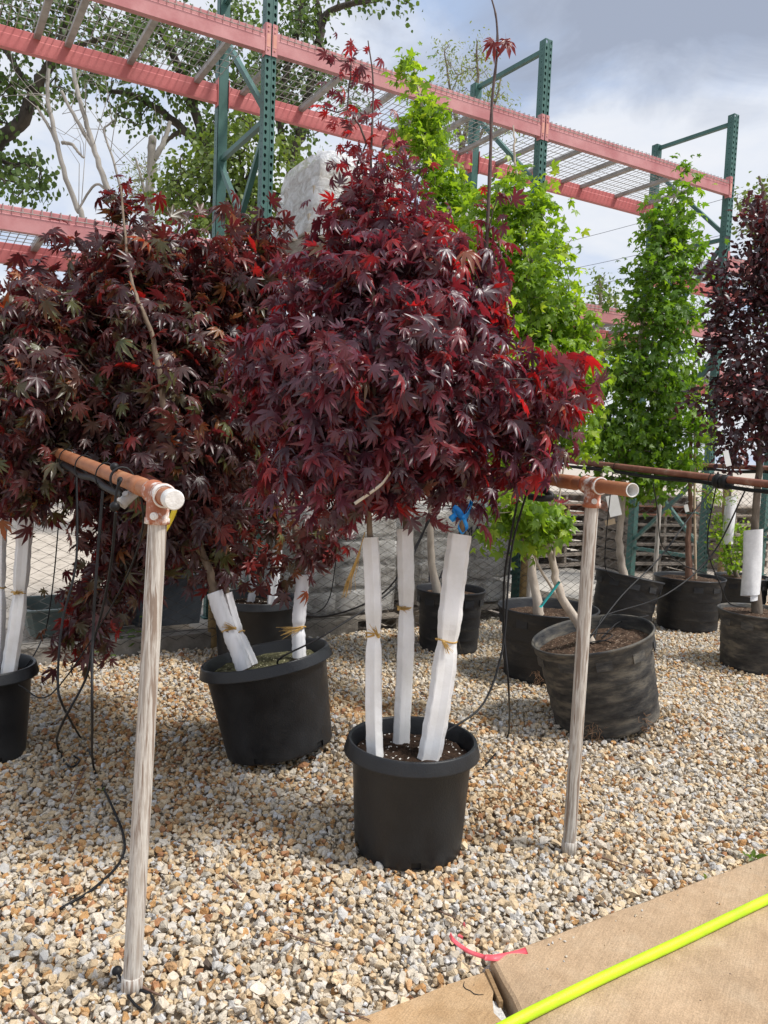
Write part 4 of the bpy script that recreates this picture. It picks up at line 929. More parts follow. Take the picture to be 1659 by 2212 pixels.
blE = [(1130, 1105, dE-.05, 80, 55, .14, .8), (1195, 1110, dE-.03, 38, 32, .1, .7), (1052, 1185, dE-.08, 26, 18, .05, .4), (1085, 1130, dE-.05, 45, 45, .1, .7), (1110, 980, dE+.1, 70, 60, .2, .6), (1160, 1160, dE-.03, 50, 40, .1, .5), (1090, 800, dE+.3, 70, 140, .2, .5)]
make_tree('green_maple', 'low leafy light green maple with a slanting pale trunk in the leaning tub', in_pot(potE, 0, 0, he), stE, blE, 130, 10, .035, .050, M5, m_mapleg, GRN, 26, m_bark_p, m_bark_p, cat='maple tree', rmax=.006)
dG = depth(in_pot(potG, 0, 0, .35)); hg = .42*.88
stG = [([in_pot(potG, -.08, -.02, hg-.02), P(932, 1200, dG), P(930, 1100, dG), P(935, 900, dG), P(945, 600, dG), P(930, 350, dG), P(895, 150, dG), P(880, 110, dG)], .029, .004)]
blG = [(880, 150, dG, 28, 45, .1, .5), (910, 250, dG, 50, 70, .2, .9), (940, 340, dG, 55, 80, .22, 1), (960, 440, dG, 55, 70, .25, 1), (870, 300, dG, 30, 50, .15, .5), (970, 600, dG, 90, 120, .3, 1), (1000, 460, dG, 35, 60, .2, .8), (980, 800, dG, 100, 150, .3, .7)]
make_tree('green_maple', 'narrow yellow-green maple spire standing up behind the front red maple', in_pot(potG, 0, 0, hg), stG, blG, 300, 13, .055, .052, M5, m_mapleg, GRN, 27, m_bark_p, m_bark_g, cat='maple tree')
dH = depth(in_pot(potH, 0, 0, .35)); hh_ = .42*.86
stH = [([in_pot(potH, -.02, 0, hh_-.02), P(1338, 1180, dH), P(1345, 1080, dH), P(1352, 950, dH), P(1375, 800, dH), P(1395, 650, dH), P(1440, 480, dH), P(1480, 370, dH)], .032, .004)]
blH = [(1482, 385, dH, 18, 38, .1, .5), (1455, 460, dH, 58, 60, .2, 1), (1445, 550, dH, 85, 85, .3, 1.1), (1400, 660, dH, 80, 90, .3, 1), (1465, 690, dH, 60, 60, .3, .9), (1345, 790, dH, 65, 70, .3, 1), (1410, 840, dH, 110, 110, .35, 1.1), (1430, 960, dH, 95, 85, .3, 1.05), (1325, 950, dH, 65, 70, .3, 1), (1400, 1040, dH, 90, 35, .25, .8)]
make_tree('green_maple', 'dense darker green maple in the tub tipped beside the staked trunk', in_pot(potH, 0, 0, hh_), stH, blH, 460, 13, .060, .054, M5, m_mapleg, GRD, 28, m_bark_p, m_bark_g, cat='maple tree')
# plum, staked tree, shrub
dJ = depth(in_pot(potJ, 0, 0, .35)); hj = .385*.93
stJ = [([in_pot(potJ, -.015, 0, hj-.02), P(1628, 1180, dJ), P(1638, 1040, dJ), P(1650, 880, dJ), P(1665, 720, dJ), P(1650, 560, dJ), P(1640, 450, dJ)], .030, .005), ([P(1650, 880, dJ), P(1600, 800, dJ), P(1570, 700, dJ), P(1550, 590, dJ)], .010, .003)]
blJ = [(1640, 480, dJ, 45, 60, .2, 1.2), (1655, 560, dJ, 60, 60, .2, 1.1), (1550, 590, dJ, 40, 50, .15, .8), (1600, 640, dJ, 65, 70, .2, .8), (1680, 650, dJ, 60, 120, .25, .9), (1570, 720, dJ, 60, 70, .2, .9), (1630, 820, dJ, 80, 100, .28, 1), (1560, 880, dJ, 50, 70, .2, .8), (1610, 960, dJ, 70, 55, .2, .8), (1700, 900, dJ, 60, 140, .3, .9), (1500, 870, dJ, 25, 30, .1, .3)]
make_tree('purple_plum', 'dark purple small-leaved plum above the dusty tub with the cloth-wrapped trunk', in_pot(potJ, 0, 0, hj), stJ, blJ, 520, 14, .045, .052, OV, m_plum, PLM, 29, m_bark_g, m_twig, cat='plum tree', droop=-.1)
dI = depth(in_pot(potI, 0, 0, .35)); hi = .42*.93
stI = [([in_pot(potI, .0, 0, hi-.02), P(1487, 1180, dI), P(1490, 1080, dI), P(1493, 900, dI), P(1498, 780, dI)], .030, .006)]
blI = [(1515, 850, dI, 22, 40, .1, .6), (1520, 930, dI, 32, 50, .12, 1), (1505, 1010, dI, 35, 25, .12, .6), (1550, 1070, dI, 40, 20, .15, .4)]
tI = make_tree('staked_tree', 'brown-trunked young tree with feathery yellow-green leaves tied to a stake', in_pot(potI, 0, 0, hi), stI, blI, 70, 14, .03, .05, NA, m_mapleg, GRN, 30, m_bark_b, m_bark_b, droop=-.1)
mb = MB(); mb.tube([in_pot(potI, .045, -.02, hi-.03), P(1500, 1080, dI-.03), P(1503, 830, dI-.03)], .010, 8)
tag(mb.build('stake', m_stake), 'straight tan wooden stake beside the brown trunk in the deep tub', 'stake')
for v in (1010, 1108):
    c = P(1492+ (1495-1492), v, dI-.015); mb = MB(); mb.tube([c+np.array([.05*math.cos(a), .045*math.sin(a), .006*math.sin(3*a)]) for a in np.linspace(0, 6.28, 14)], .006, 5)
    tag(mb.build('tie_tape', m_green), 'green tie tape round the brown trunk and stake, %s' % ('upper one' if v < 1050 else 'lower one'), 'tie tape')
dK = depth(in_pot(potK, 0, 0, .35)); hk = .37*.93
stK = [([in_pot(potK, -.03, 0, hk-.02), P(1570, 1180, dK), P(1578, 1060, dK), P(1585, 980, dK)], .020, .006)]
blK = [(1585, 1195, dK, 38, 40, .12, 1), (1550, 1150, dK, 22, 40, .1, .4), (1610, 1150, dK, 25, 40, .1, .6)]
make_tree('leafy_shrub', 'fresh green shrub at the foot of the cloth-wrapped stem in the small dark tub', in_pot(potK, 0, 0, hk), stK, blK, 60, 12, .03, .045, OV, m_mapleg, GRN, 31, m_bark_g, m_bark_g, cat='shrub', droop=-.1)

# ------------------------------------------------------------------ trunk guards, twine
def twine_loop(t, c, ax, xd, yd, hw, hd, seed, tail=None, turns=1):
    rs = np.random.default_rng(seed); mb = MB()
    for k in range(turns):
        off = ax*(.008*(k-.5*(turns-1))+.004); ph = rs.uniform(0, 6)
        mb.tube([c+off+xd*hw*math.cos(a)+yd*hd*math.sin(a)+ax*.003*math.sin(2*a+ph) for a in np.linspace(0, 2*math.pi, 22)], .0030, 5)
    part(t, mb, 'twine', m_twine)
    if tail is not None:       # frayed ends
        kp, dr, ln, n = tail; mb = MB(); dr = np.asarray(dr, float)/np.linalg.norm(dr)
        mb.tube([kp-dr*.004, kp+dr*.004], .0055, 6)
        for i in range(n):
            e = dr*ln*rs.uniform(.7, 1.05)+rs.normal(0, ln*.17, 3); mb.tube([kp, kp+e*.5+rs.normal(0, .002, 3), kp+e], [.0015, .0012, .0007], 3, cap=False)
        part(t, mb, 'frayed_twine', m_twine)
def guard(label, bot, top, w, th, pinch, style, seed, face=(0, -1, 0), tail=None, turns=1, mt=None, yaw=0., group=None):
    rs = np.random.default_rng(seed); bot = np.asarray(bot, float); top = np.asarray(top, float); ax = top-bot; L = np.linalg.norm(ax); ax = ax/L
    f = np.asarray(face, float); f = np.array([f[0]*math.cos(yaw)-f[1]*math.sin(yaw), f[0]*math.sin(yaw)+f[1]*math.cos(yaw), 0]); yd = f-ax*(f @ ax); yd = yd/np.linalg.norm(yd); xd = np.cross(yd, ax)*-1; xd = np.cross(ax, yd)*-1
    t = thing('trunk_guard', label, 'trunk guard', bot, group)
    if style == 'folded':      # creased sheet bent into a flattened sleeve
        sec = [(-1, .15), (-.62, .95), (-.55, 1.0), (.05, .92), (.62, 1.0), (.72, .92), (1, .1), (.8, -.7), (0, -.95), (-.75, -.75)]
    else:                      # rounded ribbed sleeve with an overlapping seam
        n = 44; sec = []
        for k in range(n):
            a = -math.pi/2+2*math.pi*k/n; q = 1+.028*(k % 2); sec.append((q*math.cos(a), q*math.sin(a)))
        sec[int(n*.62)] = (sec[int(n*.62)][0]*1.12, sec[int(n*.62)][1]*1.12)
    n = len(sec); K = 40; outer = []; inner = []
    for i in range(K+1):
        z = i/K; g = math.exp(-((z-pinch)/.055)**2); kx = 1-.17*g; ky = 1-.40*g
        wv = 1+.035*math.sin(i*1.9+seed)+.02*math.sin(i*.7+seed); sh = xd*.006*math.sin(z*5+seed)
        for (a, b) in sec:
            e = wv if abs(a) > .7 else 1; crinkle = .10*g*math.sin(9*a+seed) if style == 'folded' else .03*g*math.sin(7*a+seed)
            outer.append(bot+ax*L*z+sh+xd*a*w/2*kx*e+yd*(b+crinkle)*th/2*ky)
            inner.append(bot+ax*L*z+sh+xd*a*w/2*kx*e*.93+yd*(b+crinkle)*th/2*ky*.9)
    mb = MB(); q = len(outer)
    F = [(i*n+j, i*n+(j+1) % n, (i+1)*n+(j+1) % n, (i+1)*n+j) for i in range(K) for j in range(n)]
    mb.add(outer+inner, F+[tuple(q+x for x in f[::-1]) for f in F]+[(K*n+j, K*n+(j+1) % n, q+K*n+(j+1) % n, q+K*n+j) for j in range(n)])
    sm = [True]*len(mb.smooth) if style != 'folded' else mb.smooth; mb.smooth = sm
    part(t, mb, 'sleeve', mt or m_guard)
    c = bot+ax*L*pinch; tl = None
    if tail: tl = (c+yd*th*.33+xd*w*tail[0], tail[1], tail[2], tail[3])
    twine_loop(t, c, ax, xd, yd, w*.44, th*.36, seed, tl, turns)
    return t
guard('slim white trunk guard with two twine loops, the one under the paper tag', G(814, 1640, hs), P(799, 1161, dA-.04), .054, .05, .555, 'folded', 1, tail=(-.52, (-.5, -.3, .8), .035, 26), turns=2, yaw=-.45)
guard('white trunk guard standing furthest back in the smooth pot, tied halfway', G(870, 1606, hs), P(877, 1143, dA+.09), .060, .055, .63, 'folded', 2, tail=(.5, (1, -.1, .1), .035, 26), yaw=.35)
guard('wide slanting white trunk guard under the blue tape bow', G(927, 1640, hs), P(997, 1155, dA-.02), .080, .05, .52, 'folded', 3, tail=(.15, (.35, -.5, -.6), .035, 26), yaw=.1)
pb = [in_pot(potB, x, y, hb) for x, y in ((-.10, -.10), (-.05, -.03), (.13, .0))]
guard('ribbed white trunk guard leaning in the tipped pot, tied to a thin partner', P(525, 1446, dB-.10), P(465, 1278, dB-.09), .066, .062, .50, 'ribbed', 4, tail=(-.5, (-.8, -.3, .2), .05, 26), mt=m_guard2)
guard('thin white trunk guard tucked behind the leaning ribbed one', P(545, 1436, dB-.02), P(490, 1282, dB-.01), .040, .05, .45, 'folded', 5, mt=m_guard2, yaw=.5)
guard('upright ribbed white trunk guard with a trailing twine tail in the tipped pot', P(646, 1421, dB+.01), P(651, 1241, dB+.03), .058, .055, .36, 'ribbed', 6, tail=(-.2, (-1, -.2, -.18), .09, 22), mt=m_guard2)
guard('white trunk guard in the shaded pot, half hidden by leaves', P(588, 1326, dC), P(598, 1188, dC), .062, .055, .66, 'folded', 7, tail=(.4, (.5, -.3, -.6), .04, 14), mt=m_guard2)
guard('short white trunk guard deepest in the shaded pot', P(541, 1318, dC+.06), P(546, 1240, dC+.06), .05, .05, .5, 'folded', 8, mt=m_guard2)
guard('long slanting white trunk guard in the narrow pot by the fence', P(18, 1466, dD), P(62, 1096, dD), .062, .07, .50, 'folded', 9, tail=(.2, (.7, -.3, .3), .04, 20), yaw=.4)
guard('steep white trunk guard at the back of the narrow pot', P(-12, 1440, dD+.05), P(4, 1100, dD+.05), .062, .07, .50, 'folded', 10, yaw=.3)

# hanging twine bundle, paper tag, tapes
def strip(name, label, cat, pts, w, m, wdir, th=.0006, twist=0.):
    pts = smooth_path(pts, 4); mb = MB(); vs_ = []; n = len(pts); wdir = np.asarray(wdir, float)
    for i, p in enumerate(pts):
        d = pts[min(i+1, n-1)]-pts[max(i-1, 0)]; d = d/np.linalg.norm(d); x = wdir-d*(wdir @ d); x = x/np.linalg.norm(x); y = np.cross(d, x); a = twist*i/(n-1); x = x*math.cos(a)+y*math.sin(a); y = np.cross(d, x)
        for sx, sy in ((-1, -1), (1, -1), (1, 1), (-1, 1)): vs_.append(p+x*sx*w/2+y*sy*th/2)
    mb.add(vs_, [(i*4+j, i*4+(j+1) % 4, (i+1)*4+(j+1) % 4, (i+1)*4+j) for i in range(n-1) for j in range(4)]+[(0, 1, 2, 3), ((n-1)*4+3, (n-1)*4+2, (n-1)*4+1, (n-1)*4)], True)
    o = mb.build(name, m); return tag(o, label, cat) if label else o
rs_ = np.random.default_rng(77); mb = MB()
for i in range(26):
    j = rs_.normal(0, 1, 3)
    mb.tube([P(779, 1182, dA-.08), P(769+j[0]*1.5, 1215, dA-.08), P(755+j[0]*3, 1250+j[1]*3, dA-.08), P(747+j[0]*6, 1283+j[1]*9, dA-.08+j[2]*.01)], [.0013, .0012, .001, .0005], 3, cap=False)
mb.tube([P(779, 1182, dA-.08), P(788, 1150, dA-.05)], .0018, 4)
tag(mb.build('twine_bundle', m_twine), 'loose straw-coloured twine tail hanging left of the slim guard', 'twine')
m_cream = mat('cream_paper', (.55, .50, .42), (.64, .59, .51), 20, .6)
strip('paper_tag', 'curled cream paper strip hanging among the low red leaves', 'tag', [P(843, 1020, dA-.30), P(825, 1045, dA-.32), P(795, 1068, dA-.33), P(766, 1088, dA-.33)], .010, m_cream, (0, -.3, 1))
bt_ = thing('tape_bow', 'bright blue tape bow knotted on the stem above the wide guard', 'tape', P(1000, 1130, dA-.13))
for pts, w in (([(1000, 1122), (990, 1105), (978, 1098), (984, 1122), (975, 1112)], .024), ([(998, 1120), (1012, 1095), (1020, 1088), (1010, 1112), (1000, 1122)], .026), ([(1000, 1118), (990, 1135), (998, 1152), (1008, 1140), (1002, 1120)], .012)):
    o = strip('loop', None, None, [P(u, v, dA-.14-.006*k) for k, (u, v) in enumerate(pts)], w, m_blue, (0.3, -.6, .8), twist=.5); under(bt_, o)
strip('tape_scrap', 'small blue tape scrap on the narrow-pot maple', 'tape', [P(72, 1062, dD-.1), P(85, 1057, dD-.12), P(98, 1060, dD-.1)], .018, m_blue, (0, -.5, .6))
tg = thing('size_tag', 'teal plastic tag marked 2 inches on the slanting pale trunk', 'tag', P(1208, 1256, dE-.06))
a, b = P(1209, 1256, dE-.06), P(1167, 1312, dE-.08); o = strip('strip', None, None, [a, (a+b)/2, b], .026, m_teal, (0.6, -.4, .6)); under(tg, o)
ux = (a-b)/np.linalg.norm(a-b); uz = np.cross(np.array([0, -1., 0]), ux); text_on(tg, '2"', .022, b+ux*.010-uz*.008+np.array([0, -.004, 0]), ux, uz, m_ink)
for (nm, lab, c, w, h, m, d) in (('plant_tag', 'white hanging plant tag on the darker green maple', (1326, 1092), 26, 46, m_white, dH-.25), ('plant_tag', 'red and white plant tag on the slanting green maple', (1112, 1076), 20, 24, m_red, dE-.12), ('plant_tag', 'narrow white plant tag low in the purple plum', (1571, 990), 12, 34, m_white, dJ-.25), ('plant_tag', 'small white curled tag on the brown staked trunk', (1483, 1098), 9, 16, m_white, dI-.06), ('plant_tag', 'buff card tag on the trunk in the tipped tub', (1318, 1128), 22, 12, m_stake, dH-.06)):
    q = P(c[0], c[1], d); s_ = d/FOC; mb = MB(); th = .22; x = CR*math.cos(th)+CU*math.sin(th); y = CU*math.cos(th)-CR*math.sin(th); mb.box(q, (x, y, np.cross(x, y)), (w*s_, h*s_, .0012))
    mb.tube([q+y*h*s_*.45, q+y*h*s_*.8, P(c[0]+6, c[1]-h*.9, d+.05)], .001, 4); tag(mb.build(nm, m), lab, 'tag')
strip('caution_tape', 'yellow tape strip hanging behind the cap of the brown pipe', 'tape', [P(382, 1085, 2.6), P(374, 1110, 2.6), P(362, 1135, 2.6), P(352, 1150, 2.6)], .02, mat('yellow_tape', (.72, .50, .02), (.8, .6, .04), 20, .5), (1, -.2, .3))

# cloth wraps on the plum and shrub trunks
def wrap(label, a, b, r, seed):
    a = np.asarray(a); b = np.asarray(b); ax = (b-a); L = np.linalg.norm(ax); ax /= L; x = np.cross(ax, (0, 1, 0)); x /= np.linalg.norm(x); y = np.cross(ax, x); mb = MB(); n = 28; K = 12; vs_ = []
    for i in range(K+1):
        for j in range(n+1):
            t = 2*math.pi*1.25*j/n; z = i/K; end = (.16 if i == K else 0)*(j/n)-(.13 if i == 0 else 0)*(1-j/n)
            rr = r*(1+.28*j/n)*(1+.06*math.sin(3*t+seed+z*4)); vs_.append(a+ax*L*(z+end)+x*rr*math.cos(t+seed)+y*rr*math.sin(t+seed))
    mb.add(vs_, [(i*(n+1)+j, i*(n+1)+j+1, (i+1)*(n+1)+j+1, (i+1)*(n+1)+j) for i in range(K) for j in range(n)], True)
    tag(mb.build('trunk_wrap', m_cloth), label, 'trunk wrap')
wrap('white cloth wrapped in a spiral round the plum trunk', P(1620, 1282, dJ-.01), P(1626, 1160, dJ-.005), .047, 1.2)
wrap('white cloth wrapped round the shrub stem behind the plum', P(1571, 1172, dK), P(1578, 1082, dK), .04, 2.2)

# ------------------------------------------------------------------ irrigation stands
def frame_of(d):
    d = d/np.linalg.norm(d); x = np.cross(d, ZUP); x /= np.linalg.norm(x); return d, x, np.cross(x, d)
def stand(label, foot, top, e1, e2, r, tee_c, capped, pm, post_part=True, seed=0):
    t = thing('irrigation_stand', label, 'pipe stand', foot); foot = np.asarray(foot); top = np.asarray(top); ax = top-foot; L = np.linalg.norm(ax); ax /= L
    if post_part:
        o = MB(); n = 7; o.tube([foot+ax*L*k/n for k in range(n+1)], r, 24); o = part(t, o, 'post', m_post)
        mb = MB(); mb.tube([foot+ax*.03, foot+ax*.032, foot+ax*.068, foot+ax*.07], [r, r*1.16, r*1.16, r], 24); part(t, mb, 'coupling', m_post)
    d = e2-e1; d /= np.linalg.norm(d)
    mb = MB(); mb.tube([e1, e1+(e2-e1)*.3, e1+(e2-e1)*.65, e2], r*.97, 24, cap=not capped == 'open'); pi_ = part(t, mb, 'cross_pipe', pm)
    if capped == 'cap':
        mb = MB(); mb.tube([e1+d*.028, e1+d*.026, e1-d*.001, e1-d*.004], [r*.99, r*1.06, r*1.06, r*.95], 24); part(t, mb, 'end_cap', m_chalk)
    elif capped == 'open':
        x, y = frame_of(d)[1:]; mb = MB(); n = 24; ring = lambda p, q: [p+x*q*math.cos(6.2832*j/n)+y*q*math.sin(6.2832*j/n) for j in range(n)]
        v = ring(e1, r*.97)+ring(e1-d*.001, r*.96)+ring(e1-d*.001, r*.82)+ring(e1+d*.18, r*.82); mb.add(v, [(k*n+j, k*n+(j+1) % n, (k+1)*n+(j+1) % n, (k+1)*n+j) for k in range(3) for j in range(n)], True); mb.add(ring(e1+d*.18, r*.82), [tuple(range(n))]); part(t, mb, 'pipe_mouth', m_chalk)
    if post_part:
        tc = np.asarray(tee_c); mb = MB(); w = .052
        mb.tube([tc-d*w, tc-d*(w-.003), tc-d*(w-.014), tc-d*(w-.016), tc+d*(w-.016), tc+d*(w-.014), tc+d*(w-.003), tc+d*w], [r*1.0, r*1.34, r*1.34, r*1.22, r*1.22, r*1.34, r*1.34, r*1.0], 24)
        dn = -ax; mb.tube([tc, tc+dn*.055, tc+dn*.057, tc+dn*.070, tc+dn*.072], [r*1.22, r*1.22, r*1.34, r*1.34, r], 24); te = part(t, mb, 'tee', m_tee)
        for k in (-1, 1):
            mb = MB(); c = tc+d*k*(w-.001); x, y = frame_of(d)[1:]; mb.tube([c+x*r*1.17*math.cos(a)+y*r*1.17*math.sin(a) for a in np.linspace(0, 6.2832, 25)], .0026, 5); part(te, mb, 'worn_lip', m_chalk)
        for dz in (.0, -.05):
            c = tc+ZUP*dz-np.cross(ZUP, d)*-r*1.25; c = tc+ZUP*dz+(-np.array([math.sin(0), 1, 0])*r*1.22); mb = MB(); mb.tube([c, c+np.array([-.25, -1, 0])*.007], [.009, .009], 12); mb.tube([c+np.array([-.25, -1, 0])*.0071, c+np.array([-.25, -1, 0])*.009], [.005, .0045], 8); part(te, mb, 'screw', m_chalk)
    # long coupling sleeve beyond the tee, feed tube under the pipe and cable ties
    return t, d
fL = G(283, 2150); fL[2] = -.02
e1, e2 = P(376, 1080, 1.68), P(100, 968, 3.3); dL = (e2-e1)/np.linalg.norm(e2-e1); tcL = e1+dL*.125
stL, dl = stand('bleached streaky pipe post with a capped brown cross pipe in the open gravel', fL, tcL-ZUP*.03, e1, e2, .0215, tcL, 'cap', m_pipe)
mb = MB(); c = e1+dl*.27; mb.tube([c, c+dl*.002, c+dl*.075, c+dl*.077], [.0209, .0238, .0238, .0209], 24); part(stL, mb, 'sleeve', m_pipe)
fR = G(1228, 1845); fR[2] = -.02
e1r, e2r = P(1366, 1059, 2.22), P(1118, 1027, 3.05); dR_ = (e2r-e1r)/np.linalg.norm(e2r-e1r); e2r = e1r+dR_*1.5
# tee where the post meets the pipe
tcR = e1r+dR_*.235
stR, dr = stand('greyer weathered pipe post with an open-ended brown cross pipe by the leaning tub', fR, tcR-ZUP*.03, e1r, e2r, .0215, tcR, 'open', m_pipe)
mb = MB(); c = e1r+dr*.35; mb.tube([c, c+dr*.002, c+dr*.12, c+dr*.122], [.0209, .0245, .0245, .0209], 24); part(stR, mb, 'sleeve', m_pipe)
ea, eb = P(1760, 1058, 3.6), P(1150, 986, 6.0)
fa = P(1790, 1060, 3.55); fa[2] = -.02
st3, d3 = stand('long streaked brown pipe carrying black feed tubes across the green maples', (ea[0], ea[1], -.02), ea, ea, eb, .0205, ea, None, m_pipe_far, False)
for q in (ea+d3*.06, eb-d3*.06):
    mb = MB(); mb.tube([(q[0], q[1], -.03), q], .0205, 14); part(st3, mb, 'post', m_post)
ea4, eb4 = P(1760, 1016, 5.8), P(1420, 1001, 7.2)
st4, d4 = stand('far brown irrigation pipe behind the plum and the feathery tree', (ea4[0], ea4[1], -.02), ea4, ea4, eb4, .0205, ea4, None, m_pipe_far, False)
for q in (ea4+d4*.06, eb4-d4*.06):
    mb = MB(); mb.tube([(q[0], q[1], -.03), q], .0205, 14); part(st4, mb, 'post', m_post)
def feed(t, a, b, ties, label, off=.034, r=.0105, seed=0):
    rs = np.random.default_rng(seed); n = 14; mb = MB(); d = (b-a)/np.linalg.norm(b-a); x = np.cross(d, ZUP)
    for k in range(2): mb.tube([a+(b-a)*i/n-ZUP*(off+.006*math.sin(i*1.3+k)+.004*k)+x*(.012*(k-.5)*2+.003*math.sin(i*2.1)) for i in range(n+1)], r*(1-.25*k), 8)
    o = tag(mb.build('feed_tube', m_tube), label, 'tube')
    for q in ties:
        c = a+d*q-ZUP*.012; mb = MB(); mb.tube([c+x*.030*math.cos(t_)+ZUP*.040*math.sin(t_) for t_ in np.linspace(0, 6.2832, 20)], .0022, 5); mb.tube([c+ZUP*.04, c+ZUP*.055+x*.012], .0018, 4); part(o, mb, 'cable_tie', m_tube)
    return o
feed(stL, e1+dl*.42, e2, (.28, .62, .95), 'black feed tubes strapped under the capped brown pipe', seed=1)
feed(stR, e1r+dr*.62, e2r, (.12, .5), 'black feed tubes strapped under the open-ended brown pipe', seed=2)
feed(st3, ea+d3*.2, eb, (.45, 1.3, 2.0), 'black feed tubes strapped under the long streaked pipe', seed=3)
feed(st4, ea4+d4*.1, eb4, (.6,), 'black feed tubes slung under the far brown pipe', seed=4)
mb = MB()
for k in (0, .05): 
    c = ea+d3*(.55+k); mb.tube([c-ZUP*.015+d3*w for w in (-.018, -.017, .017, .018)], [.03, .040, .040, .03], 16)
tag(mb.build('tape_band', m_tube), 'black tape bands round the long streaked pipe and its tubes', 'tape')
# folded tube end with clamp under the right pipe
mb = MB(); mb.tube(smooth_path([P(1105, 1043, 2.95), P(1140, 1050, 2.85), P(1175, 1060, 2.8), P(1192, 1073, 2.78), P(1170, 1077, 2.78), P(1142, 1072, 2.8)], 5), .0125, 8)
tag(mb.build('folded_tube_end', m_tube), 'folded black tube end poking out under the open-ended pipe', 'tube')
# small grey valve under the capped pipe
mb = MB(); mb.tube([P(292, 1062, 1.98), P(262, 1088, 1.95)], .014, 12); mb.tube([P(276, 1074, 1.965), P(270, 1066, 1.95)], .008, 8); mb.tube([P(266, 1084, 1.954), P(260, 1090, 1.95)], .0165, 12)
tag(mb.build('valve', m_galv), 'scuffed grey tube valve hanging under the capped pipe', 'valve')

def bungee(label, ball, pts, r=.0035, br=.0125):
    t = thing('ball_bungee', label, 'bungee', ball); mb = MB(); b = np.asarray(ball); n = 10
    prof = [(max(.0005, br*math.sin(math.pi*k/n)), -br*math.cos(math.pi*k/n)) for k in range(n+1)]; mb.lathe(prof, 16); mb.v = [tuple(np.array(v)+b) for v in mb.v]; part(t, mb, 'ball', m_tube)
    mb = MB(); mb.tube(smooth_path(pts, 6), r, 6); part(t, mb, 'cord', m_tube)
def ring_on(e, d, q, r): 
    x, y = frame_of(d)[1:]; c = e+d*q; return [c+x*r*math.cos(a)+y*r*math.sin(a)-d*.012*math.sin(a/2) for a in np.linspace(1.2, 7.4, 12)]
c = e1+dl*.52; bungee('black ball bungee hooked on top of the capped brown pipe', c+ZUP*.030+np.array([-.012, -.01, 0]), ring_on(e1, dl, .50, .032))
c = P(248, 1094, 1.93); bungee('black ball bungee dangling below the capped brown pipe', c, [c, P(252, 1060, 1.93), P(262, 1035, 1.93)]+ring_on(e1, dl, .40, .034)[3:9])
c = G(253, 2098, .02); bungee('black ball bungee lying at the foot of the streaky post', c, [c, G(266, 2125, .02), G(280, 2155, .016), G(305, 2180, .015), G(332, 2172, .015), G(325, 2148, .018), G(300, 2138, .02), G(270, 2128, .022)])

def drip(label, pts, r=.0043):
    mb = MB(); mb.tube(smooth_path(pts, 6), r, 6); tag(mb.build('drip_line', m_tube), label, 'drip line')
dd = lambda *l: [P(u, v, d) for u, v, d in l]
gl = lambda *l: [G(u, v, .014) for u, v in l]
drip('black drip line looping down past the streaky post to the open gravel', dd((222, 1060, 2.35), (208, 1242, 2.35), (200, 1392, 2.35), (199, 1550, 2.3))+gl((202, 1656), (235, 1726), (267, 1806), (260, 1861), (200, 1921), (130, 1963)))
drip('black drip line curving from the capped pipe beside the narrow pot', dd((165, 1000, 2.9), (165, 1207, 2.8), (135, 1342, 2.75), (125, 1467, 2.7), (135, 1522, 2.7))+gl((172, 1590), (202, 1640)))
drip('black drip line swinging from the dangling bungee towards the gravel loop', dd((250, 1107, 2.3), (240, 1217, 2.4), (220, 1322, 2.5), (200, 1392, 2.55), (185, 1467, 2.6), (130, 1572, 2.62))+gl((125, 1615), (150, 1656), (172, 1643), (160, 1633)))
drip('thin black drip line sagging from the fence to the narrow pot', dd((128, 1110, 3.6), (118, 1230, 3.6), (105, 1330, 3.6), (95, 1370, 3.6), (70, 1420, 3.3), (30, 1470, 3.15)), .003)
drip('straight thin drip line beside the streaky post', dd((300, 1040, 2.1), (305, 1160, 2.4), (235, 1320, 2.8), (110, 1500, 3.0), (40, 1480, 3.05)), .003)
drip('sagging drip line from the shaded pot across to the back guard', dd((604, 1288, 4.0), (640, 1317, 3.8), (694, 1332, 3.6), (785, 1306, 3.5), (855, 1252, 3.5), (938, 1106, 3.6)))
drip('drip line climbing out of the tipped pot behind the slim guard', [in_pot(potB, .05, -.12, hb)]+dd((604, 1423, 3.1), (676, 1386, 3.15), (724, 1357, 3.2), (851, 1270, 3.4), (905, 1172, 3.5), (925, 1120, 3.5)))
drip('drip line looping beside the grey wrapped bags', dd((731, 1120, 3.7), (731, 1154, 3.7), (713, 1288, 3.7), (676, 1325, 3.7), (640, 1300, 3.5)), .003)
drip('drip line falling from the folded tube end to the smooth pot', dd((1124, 1050, 2.85), (1102, 1167, 2.9), (1089, 1257, 2.95), (1089, 1367, 3.0), (1099, 1492, 3.0))+gl((1097, 1590), (1060, 1640), (1008, 1690), (960, 1720)))
drip('drip line bending from the folded tube end over the smooth pot rim', dd((1139, 1060, 2.85), (1109, 1167, 2.9), (1098, 1257, 2.9), (1086, 1400, 2.85), (1044, 1520, 2.75), (965, 1580, 2.62), (930, 1612, 2.5)))
drip('drip line slanting from the long streaked pipe into the leaning tub', dd((1545, 1050, 4.5), (1493, 1113, 4.4), (1425, 1205, 4.2), (1343, 1287, 4.0), (1272, 1380, 3.75)))
drip('drip line crossing from beyond the plum trunk to the leaning tub', dd((1612, 1055, 4.3), (1539, 1197, 4.4), (1439, 1284, 4.2), (1320, 1325, 3.95), (1297, 1340, 3.9), (1280, 1395, 3.8)))
drip('drip line dropping from the streaked pipe into the dusty plum tub', dd((1547, 1050, 4.5), (1528, 1178, 4.6), (1558, 1268, 4.7), (1575, 1303, 4.75), (1612, 1312, 4.8)), .004)
